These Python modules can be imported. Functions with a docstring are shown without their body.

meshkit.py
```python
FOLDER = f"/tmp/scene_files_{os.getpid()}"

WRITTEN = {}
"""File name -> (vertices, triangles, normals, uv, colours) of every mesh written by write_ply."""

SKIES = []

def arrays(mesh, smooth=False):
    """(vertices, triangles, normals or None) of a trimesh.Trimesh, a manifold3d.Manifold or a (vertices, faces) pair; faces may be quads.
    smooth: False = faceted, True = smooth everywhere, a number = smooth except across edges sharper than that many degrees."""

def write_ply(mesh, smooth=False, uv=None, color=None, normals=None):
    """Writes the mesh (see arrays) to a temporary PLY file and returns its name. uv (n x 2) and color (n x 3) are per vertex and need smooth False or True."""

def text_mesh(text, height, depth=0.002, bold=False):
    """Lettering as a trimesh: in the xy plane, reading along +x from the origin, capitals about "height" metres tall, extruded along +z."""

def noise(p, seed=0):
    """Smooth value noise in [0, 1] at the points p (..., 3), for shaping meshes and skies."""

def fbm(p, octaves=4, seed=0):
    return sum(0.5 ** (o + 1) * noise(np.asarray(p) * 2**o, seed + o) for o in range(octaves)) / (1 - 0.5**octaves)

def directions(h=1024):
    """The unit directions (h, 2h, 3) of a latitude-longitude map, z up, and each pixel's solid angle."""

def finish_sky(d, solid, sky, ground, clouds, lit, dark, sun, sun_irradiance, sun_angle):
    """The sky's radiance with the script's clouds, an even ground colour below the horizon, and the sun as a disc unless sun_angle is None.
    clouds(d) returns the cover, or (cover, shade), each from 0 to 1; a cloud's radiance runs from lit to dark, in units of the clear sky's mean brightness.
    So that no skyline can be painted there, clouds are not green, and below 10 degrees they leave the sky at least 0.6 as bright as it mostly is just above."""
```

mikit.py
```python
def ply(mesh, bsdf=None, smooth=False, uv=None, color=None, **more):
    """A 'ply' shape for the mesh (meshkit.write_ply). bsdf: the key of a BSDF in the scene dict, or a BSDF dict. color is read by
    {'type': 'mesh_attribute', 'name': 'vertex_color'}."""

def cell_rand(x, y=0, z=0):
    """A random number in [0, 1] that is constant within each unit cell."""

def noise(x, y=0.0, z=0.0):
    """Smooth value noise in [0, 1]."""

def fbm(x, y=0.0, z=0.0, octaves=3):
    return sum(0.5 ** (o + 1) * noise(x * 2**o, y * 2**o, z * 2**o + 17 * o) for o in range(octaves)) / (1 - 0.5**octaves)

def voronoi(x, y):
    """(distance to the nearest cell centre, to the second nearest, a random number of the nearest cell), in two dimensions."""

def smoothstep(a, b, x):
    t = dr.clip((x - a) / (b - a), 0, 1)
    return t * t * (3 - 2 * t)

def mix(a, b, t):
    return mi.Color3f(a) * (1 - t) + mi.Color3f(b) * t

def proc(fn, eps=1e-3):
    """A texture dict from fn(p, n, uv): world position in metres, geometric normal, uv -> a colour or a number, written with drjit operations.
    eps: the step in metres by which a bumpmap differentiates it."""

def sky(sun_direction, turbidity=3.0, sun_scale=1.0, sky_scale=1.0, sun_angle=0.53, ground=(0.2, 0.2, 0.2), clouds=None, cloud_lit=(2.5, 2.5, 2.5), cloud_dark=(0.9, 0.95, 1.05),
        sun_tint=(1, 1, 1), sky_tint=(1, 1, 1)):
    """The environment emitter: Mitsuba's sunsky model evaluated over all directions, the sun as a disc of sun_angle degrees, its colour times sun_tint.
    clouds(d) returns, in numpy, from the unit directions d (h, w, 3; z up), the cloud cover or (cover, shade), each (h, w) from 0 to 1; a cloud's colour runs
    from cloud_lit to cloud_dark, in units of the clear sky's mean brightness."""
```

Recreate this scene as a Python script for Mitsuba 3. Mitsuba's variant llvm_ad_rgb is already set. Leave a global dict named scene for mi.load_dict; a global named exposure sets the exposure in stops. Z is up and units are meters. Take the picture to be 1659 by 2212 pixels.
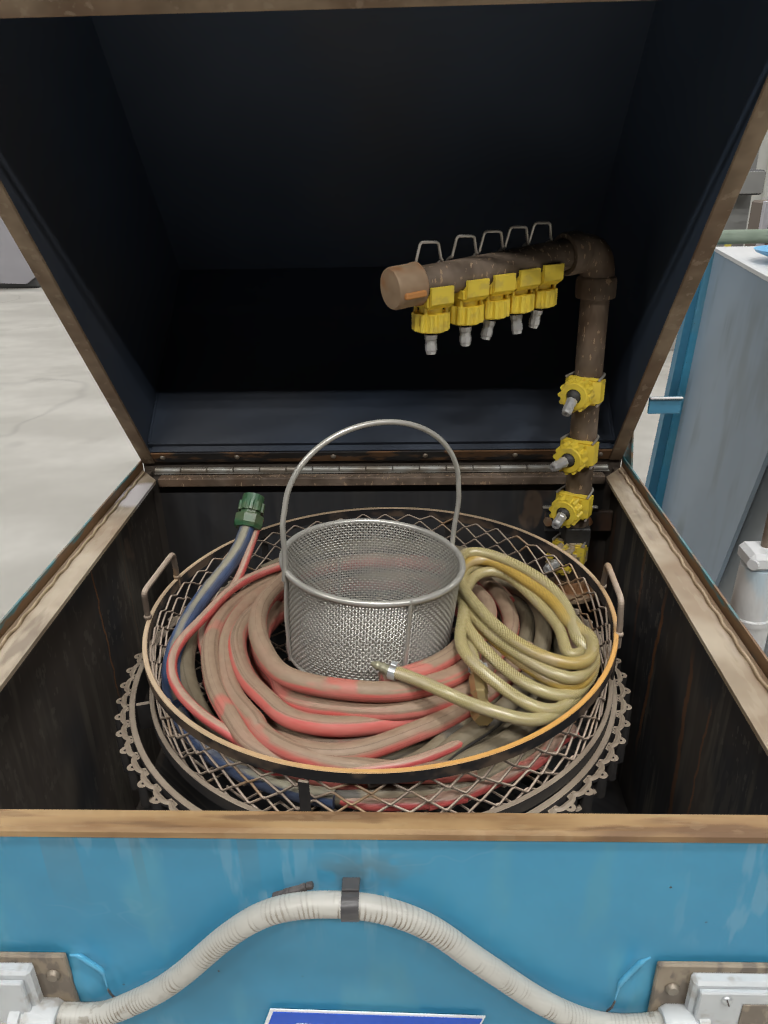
import math, numpy as np, trimesh, mitsuba as mi, drjit as dr, mikit, meshkit
from scipy.interpolate import CubicSpline
from shapely.geometry import Polygon, Point, box as sbox, LineString
T = mi.ScalarTransform4f
PI = math.pi
rng = np.random.default_rng(7)
scene, labels = {}, {}

# ------------------------------------------------------------------ camera, lamps, exposure
CAM = np.array([0.05674744, -0.4857498, 1.44796631])
pitch, yaw, roll = 0.43567055, -0.03766659, -0.0215503
fw = np.array([math.sin(yaw)*math.cos(pitch), math.cos(yaw)*math.cos(pitch), -math.sin(pitch)])
rt = np.array([math.cos(yaw), -math.sin(yaw), 0.0])
up = np.cross(rt, fw)
up = -math.sin(roll)*rt + math.cos(roll)*up
scene['camera'] = {'type': 'perspective', 'fov': math.degrees(2*math.atan(829.5/1660)), 'fov_axis': 'x', 'near_clip': 0.02, 'far_clip': 80.0,
                   'to_world': T().look_at(origin=CAM.tolist(), target=(CAM+fw).tolist(), up=up.tolist())}
exposure = 0.0
LAMP_POWER = 165.0
LAMP_ROWS = [(-3.45, (-4.2, -1.4, 1.4, 4.2), 0.72), (-1.15, (0.75,), 0.80), (-1.16, (-3.4, 4.6), 0.22), (4.6, (-6.0, -2.5, 2.2, 5.5), 0.6), (10.0, (-6.5, -2.0, 3.0), 0.7)]
LAMP_Z = 5.5

# ------------------------------------------------------------------ helpers
def arr(*a): return np.array(a, float)
def cat(ms): return trimesh.util.concatenate([m if isinstance(m, trimesh.Trimesh) else trimesh.Trimesh(*m, process=False) for m in ms])
def free(key):
    if key not in used: used.add(key); return key
    i = 1
    while f'{key}_{i:03d}' in used: i += 1
    used.add(f'{key}_{i:03d}'); return f'{key}_{i:03d}'
used = set()
def thing(name, label, cat_, group=None, kind=None):
    k = free(name); labels[k] = {'label': label, 'category': cat_}
    if group: labels[k]['group'] = group
    return k
def part(parent, name, mesh, mat, smooth=False, uv=None, label=None, kind=None, **kw):
    k = free(parent + '__' + name)
    scene[k] = mesh if isinstance(mesh, dict) else mikit.ply(mesh, 'bsdf_'+mat, smooth, uv)
    if kw: scene[k] = {**scene[k], **kw}
    if label or kind:
        labels[k] = {}
        if label: labels[k]['label'] = label
        if kind: labels[k]['kind'] = kind
    return k
def solo(name, mesh, mat, label=None, cat_=None, smooth=False, uv=None, kind=None, group=None):
    k = free(name); scene[k] = mikit.ply(mesh, 'bsdf_'+mat, smooth, uv); labels[k] = {}
    for a, b in (('label', label), ('category', cat_), ('kind', kind), ('group', group)):
        if b: labels[k][a] = b
    return k
def bx(x0, x1, y0, y1, z0, z1, bev=0.0):
    """box, with its edges chamfered by bev"""
    c = arr((x0+x1)/2, (y0+y1)/2, (z0+z1)/2); e = arr(x1-x0, y1-y0, z1-z0)/2
    if bev <= 0:
        m = trimesh.creation.box(extents=2*e)
    else:
        b = min(bev, *(0.49*e)); P = []
        for s in np.ndindex(2, 2, 2):
            s = arr(*s)*2-1
            for k in range(3):
                v = s*(e-b); v[k] = s[k]*e[k]; P.append(v)
        m = trimesh.convex.convex_hull(np.array(P))
    m.apply_translation(c); return m
def frame_from(d, ref=(0, 0, 1)):
    d = arr(*d); d /= np.linalg.norm(d); r = arr(*ref)
    if abs(d @ r) > 0.97: r = arr(1, 0, 0)
    x = np.cross(r, d); x /= np.linalg.norm(x); y = np.cross(d, x)
    M = np.eye(4); M[:3, 0], M[:3, 1], M[:3, 2] = x, y, d; return M
def place(m, o, d=(0, 0, 1), ref=(0, 0, 1)):
    m = m.copy(); M = frame_from(d, ref) if tuple(d) != (0, 0, 1) else np.eye(4); M[:3, 3] = o; m.apply_transform(M); return m
def spline(P, step=0.004, closed=False):
    P = np.asarray(P, float)
    if closed: P = np.vstack([P, P[:1]])
    t = np.concatenate([[0], np.cumsum(np.linalg.norm(np.diff(P, axis=0), axis=1)**0.5)])
    c = CubicSpline(t, P, bc_type='periodic' if closed else 'natural')
    q = c(np.linspace(0, t[-1], 40*len(P)))
    s = np.concatenate([[0], np.cumsum(np.linalg.norm(np.diff(q, axis=0), axis=1))])
    n = max(int(s[-1]/step), 4)
    w = np.linspace(0, s[-1], n+1)
    return np.stack([np.interp(w, s, q[:, k]) for k in range(3)], 1)
def fillet(P, r, n=5):
    """polyline with its corners rounded"""
    P = np.asarray(P, float); out = [P[0]]
    for a, b, c in zip(P[:-2], P[1:-1], P[2:]):
        u, v = (a-b)/np.linalg.norm(a-b), (c-b)/np.linalg.norm(c-b)
        k = min(r, 0.45*np.linalg.norm(a-b), 0.45*np.linalg.norm(c-b))
        for t in np.linspace(0, 1, n+1): out.append((1-t)**2*(b+k*u)+2*t*(1-t)*b+t*t*(b+k*v))
    out.append(P[-1]); return np.array(out)
def tube(P, r, n=12, closed=False, caps=True, upright=False, rad=None):
    """(mesh, uv): a tube along the points; u runs round it from its underside (0.5 is its top when upright), v along it in metres.  rad(u, v) scales the radius."""
    P = np.asarray(P, float); k = len(P)
    if closed: tan = np.roll(P, -1, 0)-np.roll(P, 1, 0)
    else: tan = np.gradient(P, axis=0)
    tan /= np.linalg.norm(tan, axis=1, keepdims=True)
    S = np.zeros_like(P)
    if upright:
        s0 = np.cross(tan, arr(0, 0, 1)); bad = np.linalg.norm(s0, axis=1) < 0.05
        s0[bad] = arr(1, 0, 0); S = s0/np.linalg.norm(s0, axis=1, keepdims=True)
    else:
        s = np.cross(tan[0], arr(0, 0, 1) if abs(tan[0][2]) < 0.9 else arr(1, 0, 0)); 
        for i in range(k):
            s = s-(s @ tan[i])*tan[i]; s /= np.linalg.norm(s); S[i] = s
    U = np.cross(S, tan)
    L = np.concatenate([[0], np.cumsum(np.linalg.norm(np.diff(P, axis=0), axis=1))])
    if closed: P, S, U, tan = (np.vstack([a, a[:1]]) for a in (P, S, U, tan)); L = np.append(L, L[-1]+np.linalg.norm(P[-1]-P[-2])); k += 1
    a = np.linspace(-PI/2, 1.5*PI, n+1)
    u = np.linspace(0, 1, n+1)
    rr = np.broadcast_to(np.asarray(r, float).reshape(-1, 1) if np.ndim(r) else float(r), (k, n+1))
    if rad is not None: rr = rr*rad(u[None, :], L[:, None])
    V = P[:, None]+rr[..., None]*(np.cos(a)[None, :, None]*S[:, None]+np.sin(a)[None, :, None]*U[:, None])
    uv = np.stack(np.broadcast_arrays(u[None, :], L[:, None]), -1)
    i, j = np.meshgrid(np.arange(k-1), np.arange(n), indexing='ij'); w = n+1
    q = np.stack([i*w+j, i*w+j+1, (i+1)*w+j+1, (i+1)*w+j], -1).reshape(-1, 4)
    F = np.vstack([q[:, [0, 1, 2]], q[:, [0, 2, 3]]]); V = V.reshape(-1, 3); uv = uv.reshape(-1, 2)
    if caps and not closed:
        for e, o in ((0, 1), (k-1, 0)):
            c = len(V); ring = np.arange(n)+e*w
            V = np.vstack([V, V[e*w:e*w+w], P[e:e+1]]); uv = np.vstack([uv, uv[e*w:e*w+w], uv[e*w:e*w+1]])
            t = np.stack([c+np.arange(n), c+np.arange(n)+1, np.full(n, c+w)], 1)
            F = np.vstack([F, t[:, ::-1] if o else t])
    return trimesh.Trimesh(V, F[:, ::-1], process=False), uv
def wire(P, r, n=8, closed=False): return tube(P, r, n, closed)[0]
def lathe(prof, n=48):
    """profile [(r, z)...] turned about z; closed profiles repeat their first point"""
    prof = np.asarray(prof, float); a = np.linspace(0, 2*PI, n, endpoint=False); k = len(prof)
    V = np.stack([prof[:, None, 0]*np.cos(a), prof[:, None, 0]*np.sin(a), np.broadcast_to(prof[:, None, 1], (k, n))], -1).reshape(-1, 3)
    i, j = np.meshgrid(np.arange(k-1), np.arange(n), indexing='ij'); j2 = (j+1) % n
    q = np.stack([i*n+j, i*n+j2, (i+1)*n+j2, (i+1)*n+j], -1).reshape(-1, 4)
    m = trimesh.Trimesh(V, np.vstack([q[:, [0, 1, 2]], q[:, [0, 2, 3]]]), process=True)
    m.update_faces(m.nondegenerate_faces())
    if m.volume < 0: m.invert()
    return m
def extr(poly, h):
    return cat([trimesh.creation.extrude_polygon(g, h, engine='earcut') for g in getattr(poly, 'geoms', [poly])])
def plate(P, t, n):
    """flat polygon P (k x 3, convex) thickened by t along n"""
    P = np.asarray(P, float); return trimesh.convex.convex_hull(np.vstack([P, P+arr(*n)*t]))

# ------------------------------------------------------------------ materials
N, FB, SS, MIX, VOR, CR = mikit.noise, mikit.fbm, mikit.smoothstep, mikit.mix, mikit.voronoi, mikit.cell_rand
def mat(name, fn=None, col=None, rough=0.5, spec=0.5, metal=0.0, coat=0.0, bump=None, bs=0.001, eps=1e-3, sheen=0.0):
    b = {'type': 'principled', 'base_color': mikit.proc(fn) if fn else {'type': 'rgb', 'value': list(col)}, 'specular': spec, 'metallic': metal,
         'roughness': mikit.proc(rough) if callable(rough) else rough}
    if coat: b['clearcoat'] = coat; b['clearcoat_gloss'] = 0.9
    if sheen: b['sheen'] = sheen
    if bump: b = {'type': 'bumpmap', 'tex': mikit.proc(bump, eps), 'scale': bs, 'bsdf': b}
    scene['bsdf_'+name] = {'type': 'twosided', 'bsdf': b}
def f_concrete(p, n, uv):
    a = FB(p.x*1.1, p.y*2.6, 0, 4); b = FB(p.x*14, p.y*14, 3, 3); c = SS(.62, .75, FB(p.x*2.3+9, p.y*4+3, 1, 4))
    crack = SS(.02, .0, dr.abs(FB(p.x*.7+3, p.y*.7, 5, 4)-.5))
    return MIX(MIX((.42, .405, .37), (.52, .505, .468), SS(.25, .75, a)), (.36, .345, .31), c*.3+b*.3)*(1-.12*crack)
mat('concrete', f_concrete, rough=.55, spec=.35)
def f_blue(p, n, uv):
    a = FB(p.x*7, p.z*9, p.y*7, 4); s = SS(.55, .75, FB(p.x*22, p.z*6, 1, 4))
    scuff = SS(.57, .70, FB(p.x*60+7, p.z*13+3, 2, 4))*SS(.42, .62, FB(p.x*5, p.z*7+4, 8, 2))
    scr = SS(.020, .004, dr.abs(FB(p.x*13+p.z*5, p.z*21-p.x*4, 4, 3)-.5))*SS(.52, .7, FB(p.x*9+5, p.z*11, 6, 3))
    grime = SS(.075, .0, dr.sqrt(dr.square(p.x-.01)+dr.square((p.z-.868)*2.2)))*SS(.4, .6, FB(p.x*25, p.z*25, 3, 4))
    drip = SS(.62, .70, N(p.x*150, p.z*4+3, 2))*SS(.845, .835, p.z)*SS(.795, .83, p.z+.02*N(p.x*60))*SS(.07, .05, dr.abs(p.x+.02))
    v_ = VOR(p.x*24, p.z*24); spot = SS(.035, .02, v_[0])*SS(.88, .93, v_[2])
    dust = SS(.90, .925, p.z)*.35
    c = MIX((.043, .235, .400), (.060, .285, .450), a); c = MIX(c, (.045, .19, .30), SS(.50, .72, FB(p.x*4+3, p.z*5, 9, 4))*.45)
    run_ = SS(.66, .74, N(p.x*85, p.z*2.5, 6))*SS(.80, .915, p.z)*SS(.45, .6, N(p.x*9, 4))
    c = MIX(c, (.09, .30, .40), s*.5); c = MIX(c, (.30, .46, .54), scuff*.20+scr*.10); c = MIX(c, (.12, .20, .24), grime*.75)
    c = MIX(c, (.26, .42, .48), drip*.5); c = MIX(c, (.11, .17, .19), run_*.30); c = MIX(c, (.05, .06, .06), spot); return MIX(c, (.15, .27, .33), dust)
mat('blue_paint', f_blue, rough=.42, spec=.4, bump=lambda p, n, uv: FB(p.x*9, p.z*9, p.y*9, 3)*.004+FB(p.x*90, p.z*90, p.y*60, 2)*.0002, bs=1.0)
def f_lid(p, n, uv):
    a = FB(p.x*5, p.y*5, p.z*5, 4); d = SS(.5, .8, FB(p.x*3+4, p.y*2, p.z*2, 3))
    return MIX(MIX((.030, .045, .074), (.048, .068, .104), a), (.066, .066, .070), d*.6)
mat('black_lid_paint', f_lid, rough=lambda p, n, uv: .38+.22*FB(p.x*12, p.y*12, p.z*12, 3), spec=.4)
def f_tank(p, n, uv):
    h = p.x+p.y*1.07
    st = FB(h*70, p.z*5, 1, 4); dust = SS(.50, .72, FB(h*48+5, p.z*4.5, 7, 4))*SS(.35, .6, FB(h*4, p.z*5, 2, 3))
    speck = SS(.66, .74, FB(h*110, p.z*55, 4, 3))*SS(.4, .6, FB(h*6, p.z*6, 9, 2))
    side = dr.abs(p.x)
    wob = .006*(N(p.z*35, 3)-.5)+.003*(N(p.z*110, 5)-.5)
    def run(y0, k, w, on): return SS(w, w*.3, dr.abs(p.y-y0-k*(.86-p.z)-wob))*on
    L_ = dr.select(p.x < -.42, 1., 0.); R_ = dr.select(p.x > .42, 1., 0.)
    rust = run(.536, .035, .0032, L_*SS(.60, .66, p.z)*SS(.9, .85, p.z))+run(.66, .02, .002, L_*.4)
    rust = rust+run(.505, .08, .008, R_*SS(.5, .6, p.z)*SS(.88, .78, p.z))*1.+run(.38, -.06, .009, R_*SS(.86, .78, p.z))*.7+run(.30, .03, .004, R_*SS(.83, .78, p.z))*.6+run(.62, .0, .008, R_*SS(.6, .8, p.z))*.4
    corner = SS(.14, .0, dr.sqrt(dr.square((p.x-.40)*.9)+dr.square((p.z-.80)*.35)))*dr.select(p.y > .80, 1., 0.)*SS(.4, .6, FB(h*20, p.z*9, 5, 4))
    stain = SS(1.0, .8, dr.sqrt(dr.square((p.x-.285)/.026)+dr.square((p.z-.830)/.048)))*dr.select(p.y > .80, 1., 0.)*SS(.25, .6, FB(p.x*60, p.z*30, 5, 3))
    stain2 = SS(1.0, .6, dr.sqrt(dr.square((p.y-.70)/.035)+dr.square((p.z-.84)/.045)))*L_*SS(.45, .6, FB(p.y*60, p.z*30, 5, 3))
    c = MIX((.029, .030, .034), (.048, .048, .050), st); c = MIX(c, (.085, .066, .050), SS(.45, .7, FB(p.y*5+p.x*9, p.z*4, 3, 4))*dr.select(dr.abs(p.x) > .42, .55, .15))
    dust = dr.clip(dust+.6*SS(.53, .66, FB(h*95, p.z*30, 6, 4))*SS(.86, .70, p.z)*SS(.45, .1, p.y)*dr.select(dr.abs(p.x) > .42, 1., 0.), 0, 1)
    c = MIX(c, (.105, .095, .078), dust*.72*(1-.75*dr.select(p.y > .84, 1., 0.))); c = MIX(c, (.13, .12, .10), speck*.35*dr.select(p.y > .84, 0., 1.))
    c = MIX(c, (.19, .088, .040), dr.clip(rust, 0, 1)*.85); c = MIX(c, (.12, .06, .035), corner*.7); c = MIX(c, (.15, .105, .075), dr.clip(stain+stain2*.6, 0, 1)*.8)
    top = SS(.885, .91, p.z)
    return MIX(c, (.10, .075, .055), top*.6)
mat('tank_paint', f_tank, rough=.5, spec=.4)
def f_flange(p, n, uv):
    a = FB(p.x*14, p.y*14, p.z*30, 4); b = FB(p.x*45+3, p.y*10, 3, 4); r = SS(.5, .72, FB(p.x*6+2, p.y*7, 6, 4))
    c = MIX((.27, .21, .145), (.40, .335, .25), SS(.3, .7, a)); c = MIX(c, (.20, .125, .07), r*.6); c = MIX(c, (.15, .11, .08), SS(.55, .72, b)*.6)
    c = MIX(c, (.46, .40, .31), SS(.62, .7, FB(p.x*90, p.y*22, 1, 3))*.15); c = MIX(c, (.15, .09, .05), SS(.433, .441, dr.abs(p.x))*.6)
    bare = SS(1, .7, dr.sqrt(dr.square((p.x+.42)/.04)+dr.square((p.y-.735)/.06)))
    return MIX(c, (.50, .47, .47), bare*SS(.4, .6, a+.15))
mat('scraped_flange', f_flange, rough=.5, spec=.4)
def f_front_rim(p, n, uv):
    a = FB(p.x*9, p.y*60, p.z*40, 4); b = SS(.48, .68, FB(p.x*11+3, p.y*90, 3, 4)); s = SS(.6, .75, FB(p.x*60, p.y*240, 3, 3))
    c = MIX((.22, .125, .058), (.36, .235, .115), SS(.3, .7, a)); c = MIX(c, (.14, .078, .042), b*.75); return MIX(c, (.36, .26, .15), s*.2)
mat('rusty_front_rim', f_front_rim, rough=.55, spec=.35)
def f_rust(p, n, uv):
    a = FB(p.x*22, p.y*22, p.z*22, 4); b = SS(.52, .7, FB(p.x*9+4, p.y*9, p.z*9, 4)); s = SS(.62, .75, FB(p.x*90, p.y*90, p.z*90, 3))
    c = MIX((.15, .105, .068), (.25, .185, .125), SS(.3, .7, a)); c = MIX(c, (.13, .075, .045), b*.6); return MIX(c, (.33, .26, .19), s*.4)
mat('lid_rim_rust', f_rust, rough=.6, spec=.3)
def f_teal(p, n, uv):
    r = SS(.35, .62, FB(p.x*20, p.y*22, p.z*60, 4)+SS(.929, .918, p.z)*.35)
    return MIX((.05, .17, .19), (.18, .105, .055), r)
mat('teal_edge', f_teal, rough=.45, spec=.45)
mat('weld_bead', lambda p, n, uv: MIX((.20, .13, .07), (.48, .38, .26), FB(p.x*30, p.y*40, p.z*80, 3)), rough=.45)
mat('hinge_metal', lambda p, n, uv: MIX((.40, .40, .37), (.27, .235, .19), SS(.35, .65, FB(p.x*30, p.y*30, p.z*30, 4))), rough=.42, metal=.35)
mat('hinge_flange_paint', lambda p, n, uv: MIX(MIX((.022, .022, .026), (.038, .036, .036), FB(p.x*20, p.y*20, p.z*40, 3)), (.20, .105, .05), SS(.46, .62, FB(p.x*22, p.y*30, p.z*60, 4)+SS(.06, .3, dr.abs(p.x+.1)-.1)*.13-.02)), rough=.5)
mat('bolt_metal', lambda p, n, uv: MIX((.28, .26, .22), (.16, .11, .07), FB(p.x*60, p.y*60, p.z*60, 3)), rough=.45, metal=.4)
def f_pipe(p, n, uv):
    a = FB(p.x*28, p.y*28, p.z*16, 4); fl = SS(.67, .74, FB(p.x*260, p.y*260, p.z*75, 3)); b = SS(.5, .7, FB(p.x*10, p.y*10, p.z*10+4, 3))
    c = MIX((.105, .077, .056), (.205, .155, .118), SS(.3, .7, a)); c = MIX(c, (.135, .080, .047), b*.65); return MIX(c, (.38, .26, .165), fl*.9)
mat('rusty_pipe', f_pipe, rough=.6, spec=.3, bump=lambda p, n, uv: FB(p.x*150, p.y*150, p.z*90, 3), bs=.0006, eps=6e-4)
mat('rusty_cap', lambda p, n, uv: MIX(MIX((.25, .165, .10), (.37, .265, .175), FB(p.x*50, p.y*50, p.z*50, 4)), (.30, .145, .065), SS(.45, .7, FB(p.x*24, p.y*24, p.z*24+3, 3))), rough=.6, spec=.3, bump=lambda p, n, uv: FB(p.x*110, p.y*110, p.z*110, 3), bs=.0008, eps=6e-4)
mat('rust_orange', col=(.50, .22, .07), rough=.5)
mat('yellow_plastic', lambda p, n, uv: MIX(MIX((.72, .53, .045), (.80, .62, .075), FB(p.x*40, p.y*40, p.z*40, 3)), (.33, .25, .12), SS(.52, .76, FB(p.x*75, p.y*75, p.z*75, 4))*.30), rough=.38, spec=.5)
mat('yellow_dusty', lambda p, n, uv: MIX((.70, .53, .06), (.36, .29, .20), SS(.45, .62, FB(p.x*85, p.y*85, p.z*85, 3)+.10*n.z)), rough=.45)
mat('black_rubber', lambda p, n, uv: MIX((.02, .02, .02), (.055, .052, .048), FB(p.x*60, p.y*60, p.z*60, 3)), rough=.55)
mat('nozzle_metal', col=(.58, .58, .58), rough=.33, metal=.5)
mat('clip_steel', lambda p, n, uv: MIX((.56, .54, .50), (.36, .32, .28), FB(p.x*50, p.y*50, p.z*50, 3)), rough=.34, metal=.45)
mat('stainless', lambda p, n, uv: MIX((.50, .49, .45), (.42, .405, .37), FB(p.x*40, p.y*40, p.z*40, 3)), rough=.30, metal=.45)
mat('stainless_wire', col=(.46, .448, .41), rough=.30, metal=.5)
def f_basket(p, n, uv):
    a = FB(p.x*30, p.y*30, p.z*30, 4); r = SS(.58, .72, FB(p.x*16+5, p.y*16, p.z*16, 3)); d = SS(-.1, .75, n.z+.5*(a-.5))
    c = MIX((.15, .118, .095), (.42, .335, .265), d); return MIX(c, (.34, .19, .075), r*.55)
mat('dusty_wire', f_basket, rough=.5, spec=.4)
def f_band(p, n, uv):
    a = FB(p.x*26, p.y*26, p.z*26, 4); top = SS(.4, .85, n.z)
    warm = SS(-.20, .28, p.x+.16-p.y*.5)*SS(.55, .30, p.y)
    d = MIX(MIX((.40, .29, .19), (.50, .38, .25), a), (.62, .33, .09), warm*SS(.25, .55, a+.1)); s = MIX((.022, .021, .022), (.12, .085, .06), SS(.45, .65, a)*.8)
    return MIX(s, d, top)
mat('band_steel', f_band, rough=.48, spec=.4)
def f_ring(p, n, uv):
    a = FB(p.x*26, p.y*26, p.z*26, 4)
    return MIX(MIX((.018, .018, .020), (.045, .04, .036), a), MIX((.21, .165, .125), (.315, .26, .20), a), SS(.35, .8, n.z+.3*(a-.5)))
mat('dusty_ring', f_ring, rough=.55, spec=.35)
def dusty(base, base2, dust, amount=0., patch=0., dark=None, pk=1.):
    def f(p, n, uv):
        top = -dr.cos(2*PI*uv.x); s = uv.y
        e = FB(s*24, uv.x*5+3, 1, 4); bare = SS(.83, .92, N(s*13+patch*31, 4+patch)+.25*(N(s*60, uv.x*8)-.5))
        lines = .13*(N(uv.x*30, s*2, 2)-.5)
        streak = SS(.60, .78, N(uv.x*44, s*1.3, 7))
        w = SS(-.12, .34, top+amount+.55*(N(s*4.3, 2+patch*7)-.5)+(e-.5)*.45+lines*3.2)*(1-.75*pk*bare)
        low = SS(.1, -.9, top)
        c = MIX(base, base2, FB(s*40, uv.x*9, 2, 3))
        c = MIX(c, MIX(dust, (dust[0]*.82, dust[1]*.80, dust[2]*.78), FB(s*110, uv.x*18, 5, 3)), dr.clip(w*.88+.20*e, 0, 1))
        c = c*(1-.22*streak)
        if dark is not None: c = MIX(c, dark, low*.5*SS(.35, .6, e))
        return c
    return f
DUST = (.315, .226, .158)
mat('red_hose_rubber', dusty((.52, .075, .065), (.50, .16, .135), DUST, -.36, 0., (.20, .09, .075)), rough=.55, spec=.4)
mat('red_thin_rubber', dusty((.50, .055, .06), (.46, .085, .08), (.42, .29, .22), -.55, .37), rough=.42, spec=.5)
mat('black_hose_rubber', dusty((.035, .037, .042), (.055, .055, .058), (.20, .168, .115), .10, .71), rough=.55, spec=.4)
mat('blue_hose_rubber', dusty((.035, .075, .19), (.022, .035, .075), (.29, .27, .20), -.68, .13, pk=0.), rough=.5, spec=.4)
def f_clear(p, n, uv):
    s = uv.y; k = 330.0; amber = dr.clip(sum(SS(a0-.05, a0+.06, s)*SS(a1+.05, a1-.06, s)*k_ for a0, a1, k_ in AMBER_RUNS)+.12*N(s*9, 3), 0, 1); u = uv.x*14
    b1 = .5+.5*dr.sin(2*PI*(s*k+u)); b2 = .5+.5*dr.sin(2*PI*(s*k-u))
    br = SS(.35, .9, b1)*.75+SS(.5, 1., b2)*.25
    c = MIX(MIX((.20, .155, .048), (.26, .155, .025), amber), MIX((.56, .505, .30), (.56, .40, .11), amber), br)
    return MIX(c, (.36, .30, .20), SS(.62, .72, FB(s*30, uv.x*6, 2, 3))*.5)
mat('clear_braided', f_clear, rough=.30, spec=.6, coat=.4)
mat('brass', lambda p, n, uv: MIX((.50, .38, .16), (.36, .29, .17), FB(p.x*60, p.y*60, p.z*60, 3)), rough=.32, metal=.75)
mat('dull_brass', lambda p, n, uv: MIX((.40, .385, .27), (.27, .255, .18), FB(p.x*90, p.y*90, p.z*90, 3)), rough=.38, metal=.4)
mat('zinc', col=(.55, .57, .58), rough=.3, metal=.6)
mat('green_plastic', lambda p, n, uv: MIX((.035, .105, .05), (.075, .105, .055), SS(.4, .65, FB(p.x*40, p.y*40, p.z*40, 3))), rough=.4)
def f_conduit(p, n, uv):
    s = uv.y; top = -dr.cos(2*PI*uv.x); low = SS(.98, .1, top); band = SS(.36, .60, FB(s*16, uv.x*1.5, 1, 3))
    ph = s*225+1.3*N(s*55, uv.x*3.5); ph = dr.abs(ph-dr.floor(ph)-.5); line = SS(.24, .10, ph)*SS(.30, .62, N(s*120, uv.x*4, 3))
    ends = SS(.19, .28, dr.abs(p.x-.01)); g = SS(.55, .72, FB(s*90, uv.x*9, 3, 4))
    c = MIX((.39, .38, .345), (.47, .46, .42), FB(s*18, uv.x*4, 1, 3))
    return MIX(c, (.17, .14, .105), dr.clip(line*(.25+.65*low)*(.4+.6*band)+ends*g*.5+g*.2*low, 0, .9))
mat('conduit_jacket', f_conduit, rough=.35, spec=.5, bump=lambda p, n, uv: dr.sin(uv.y*2*PI*185+.6*N(uv.y*40, uv.x*4))*.6+N(uv.y*120, uv.x*5), bs=.00022, eps=6e-4)
mat('strap_plastic', lambda p, n, uv: MIX((.045, .045, .05), (.085, .08, .078), FB(p.x*60, p.y*60, p.z*60, 3)), rough=.28, spec=.6)
mat('grey_box_paint', lambda p, n, uv: MIX(MIX((.45, .475, .49), (.53, .545, .55), FB(p.x*25, p.z*25, 2, 3)), (.33, .30, .26), SS(.56, .72, FB(p.x*60, p.z*60, p.y*60, 4))*.6), rough=.4, spec=.5)
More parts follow.
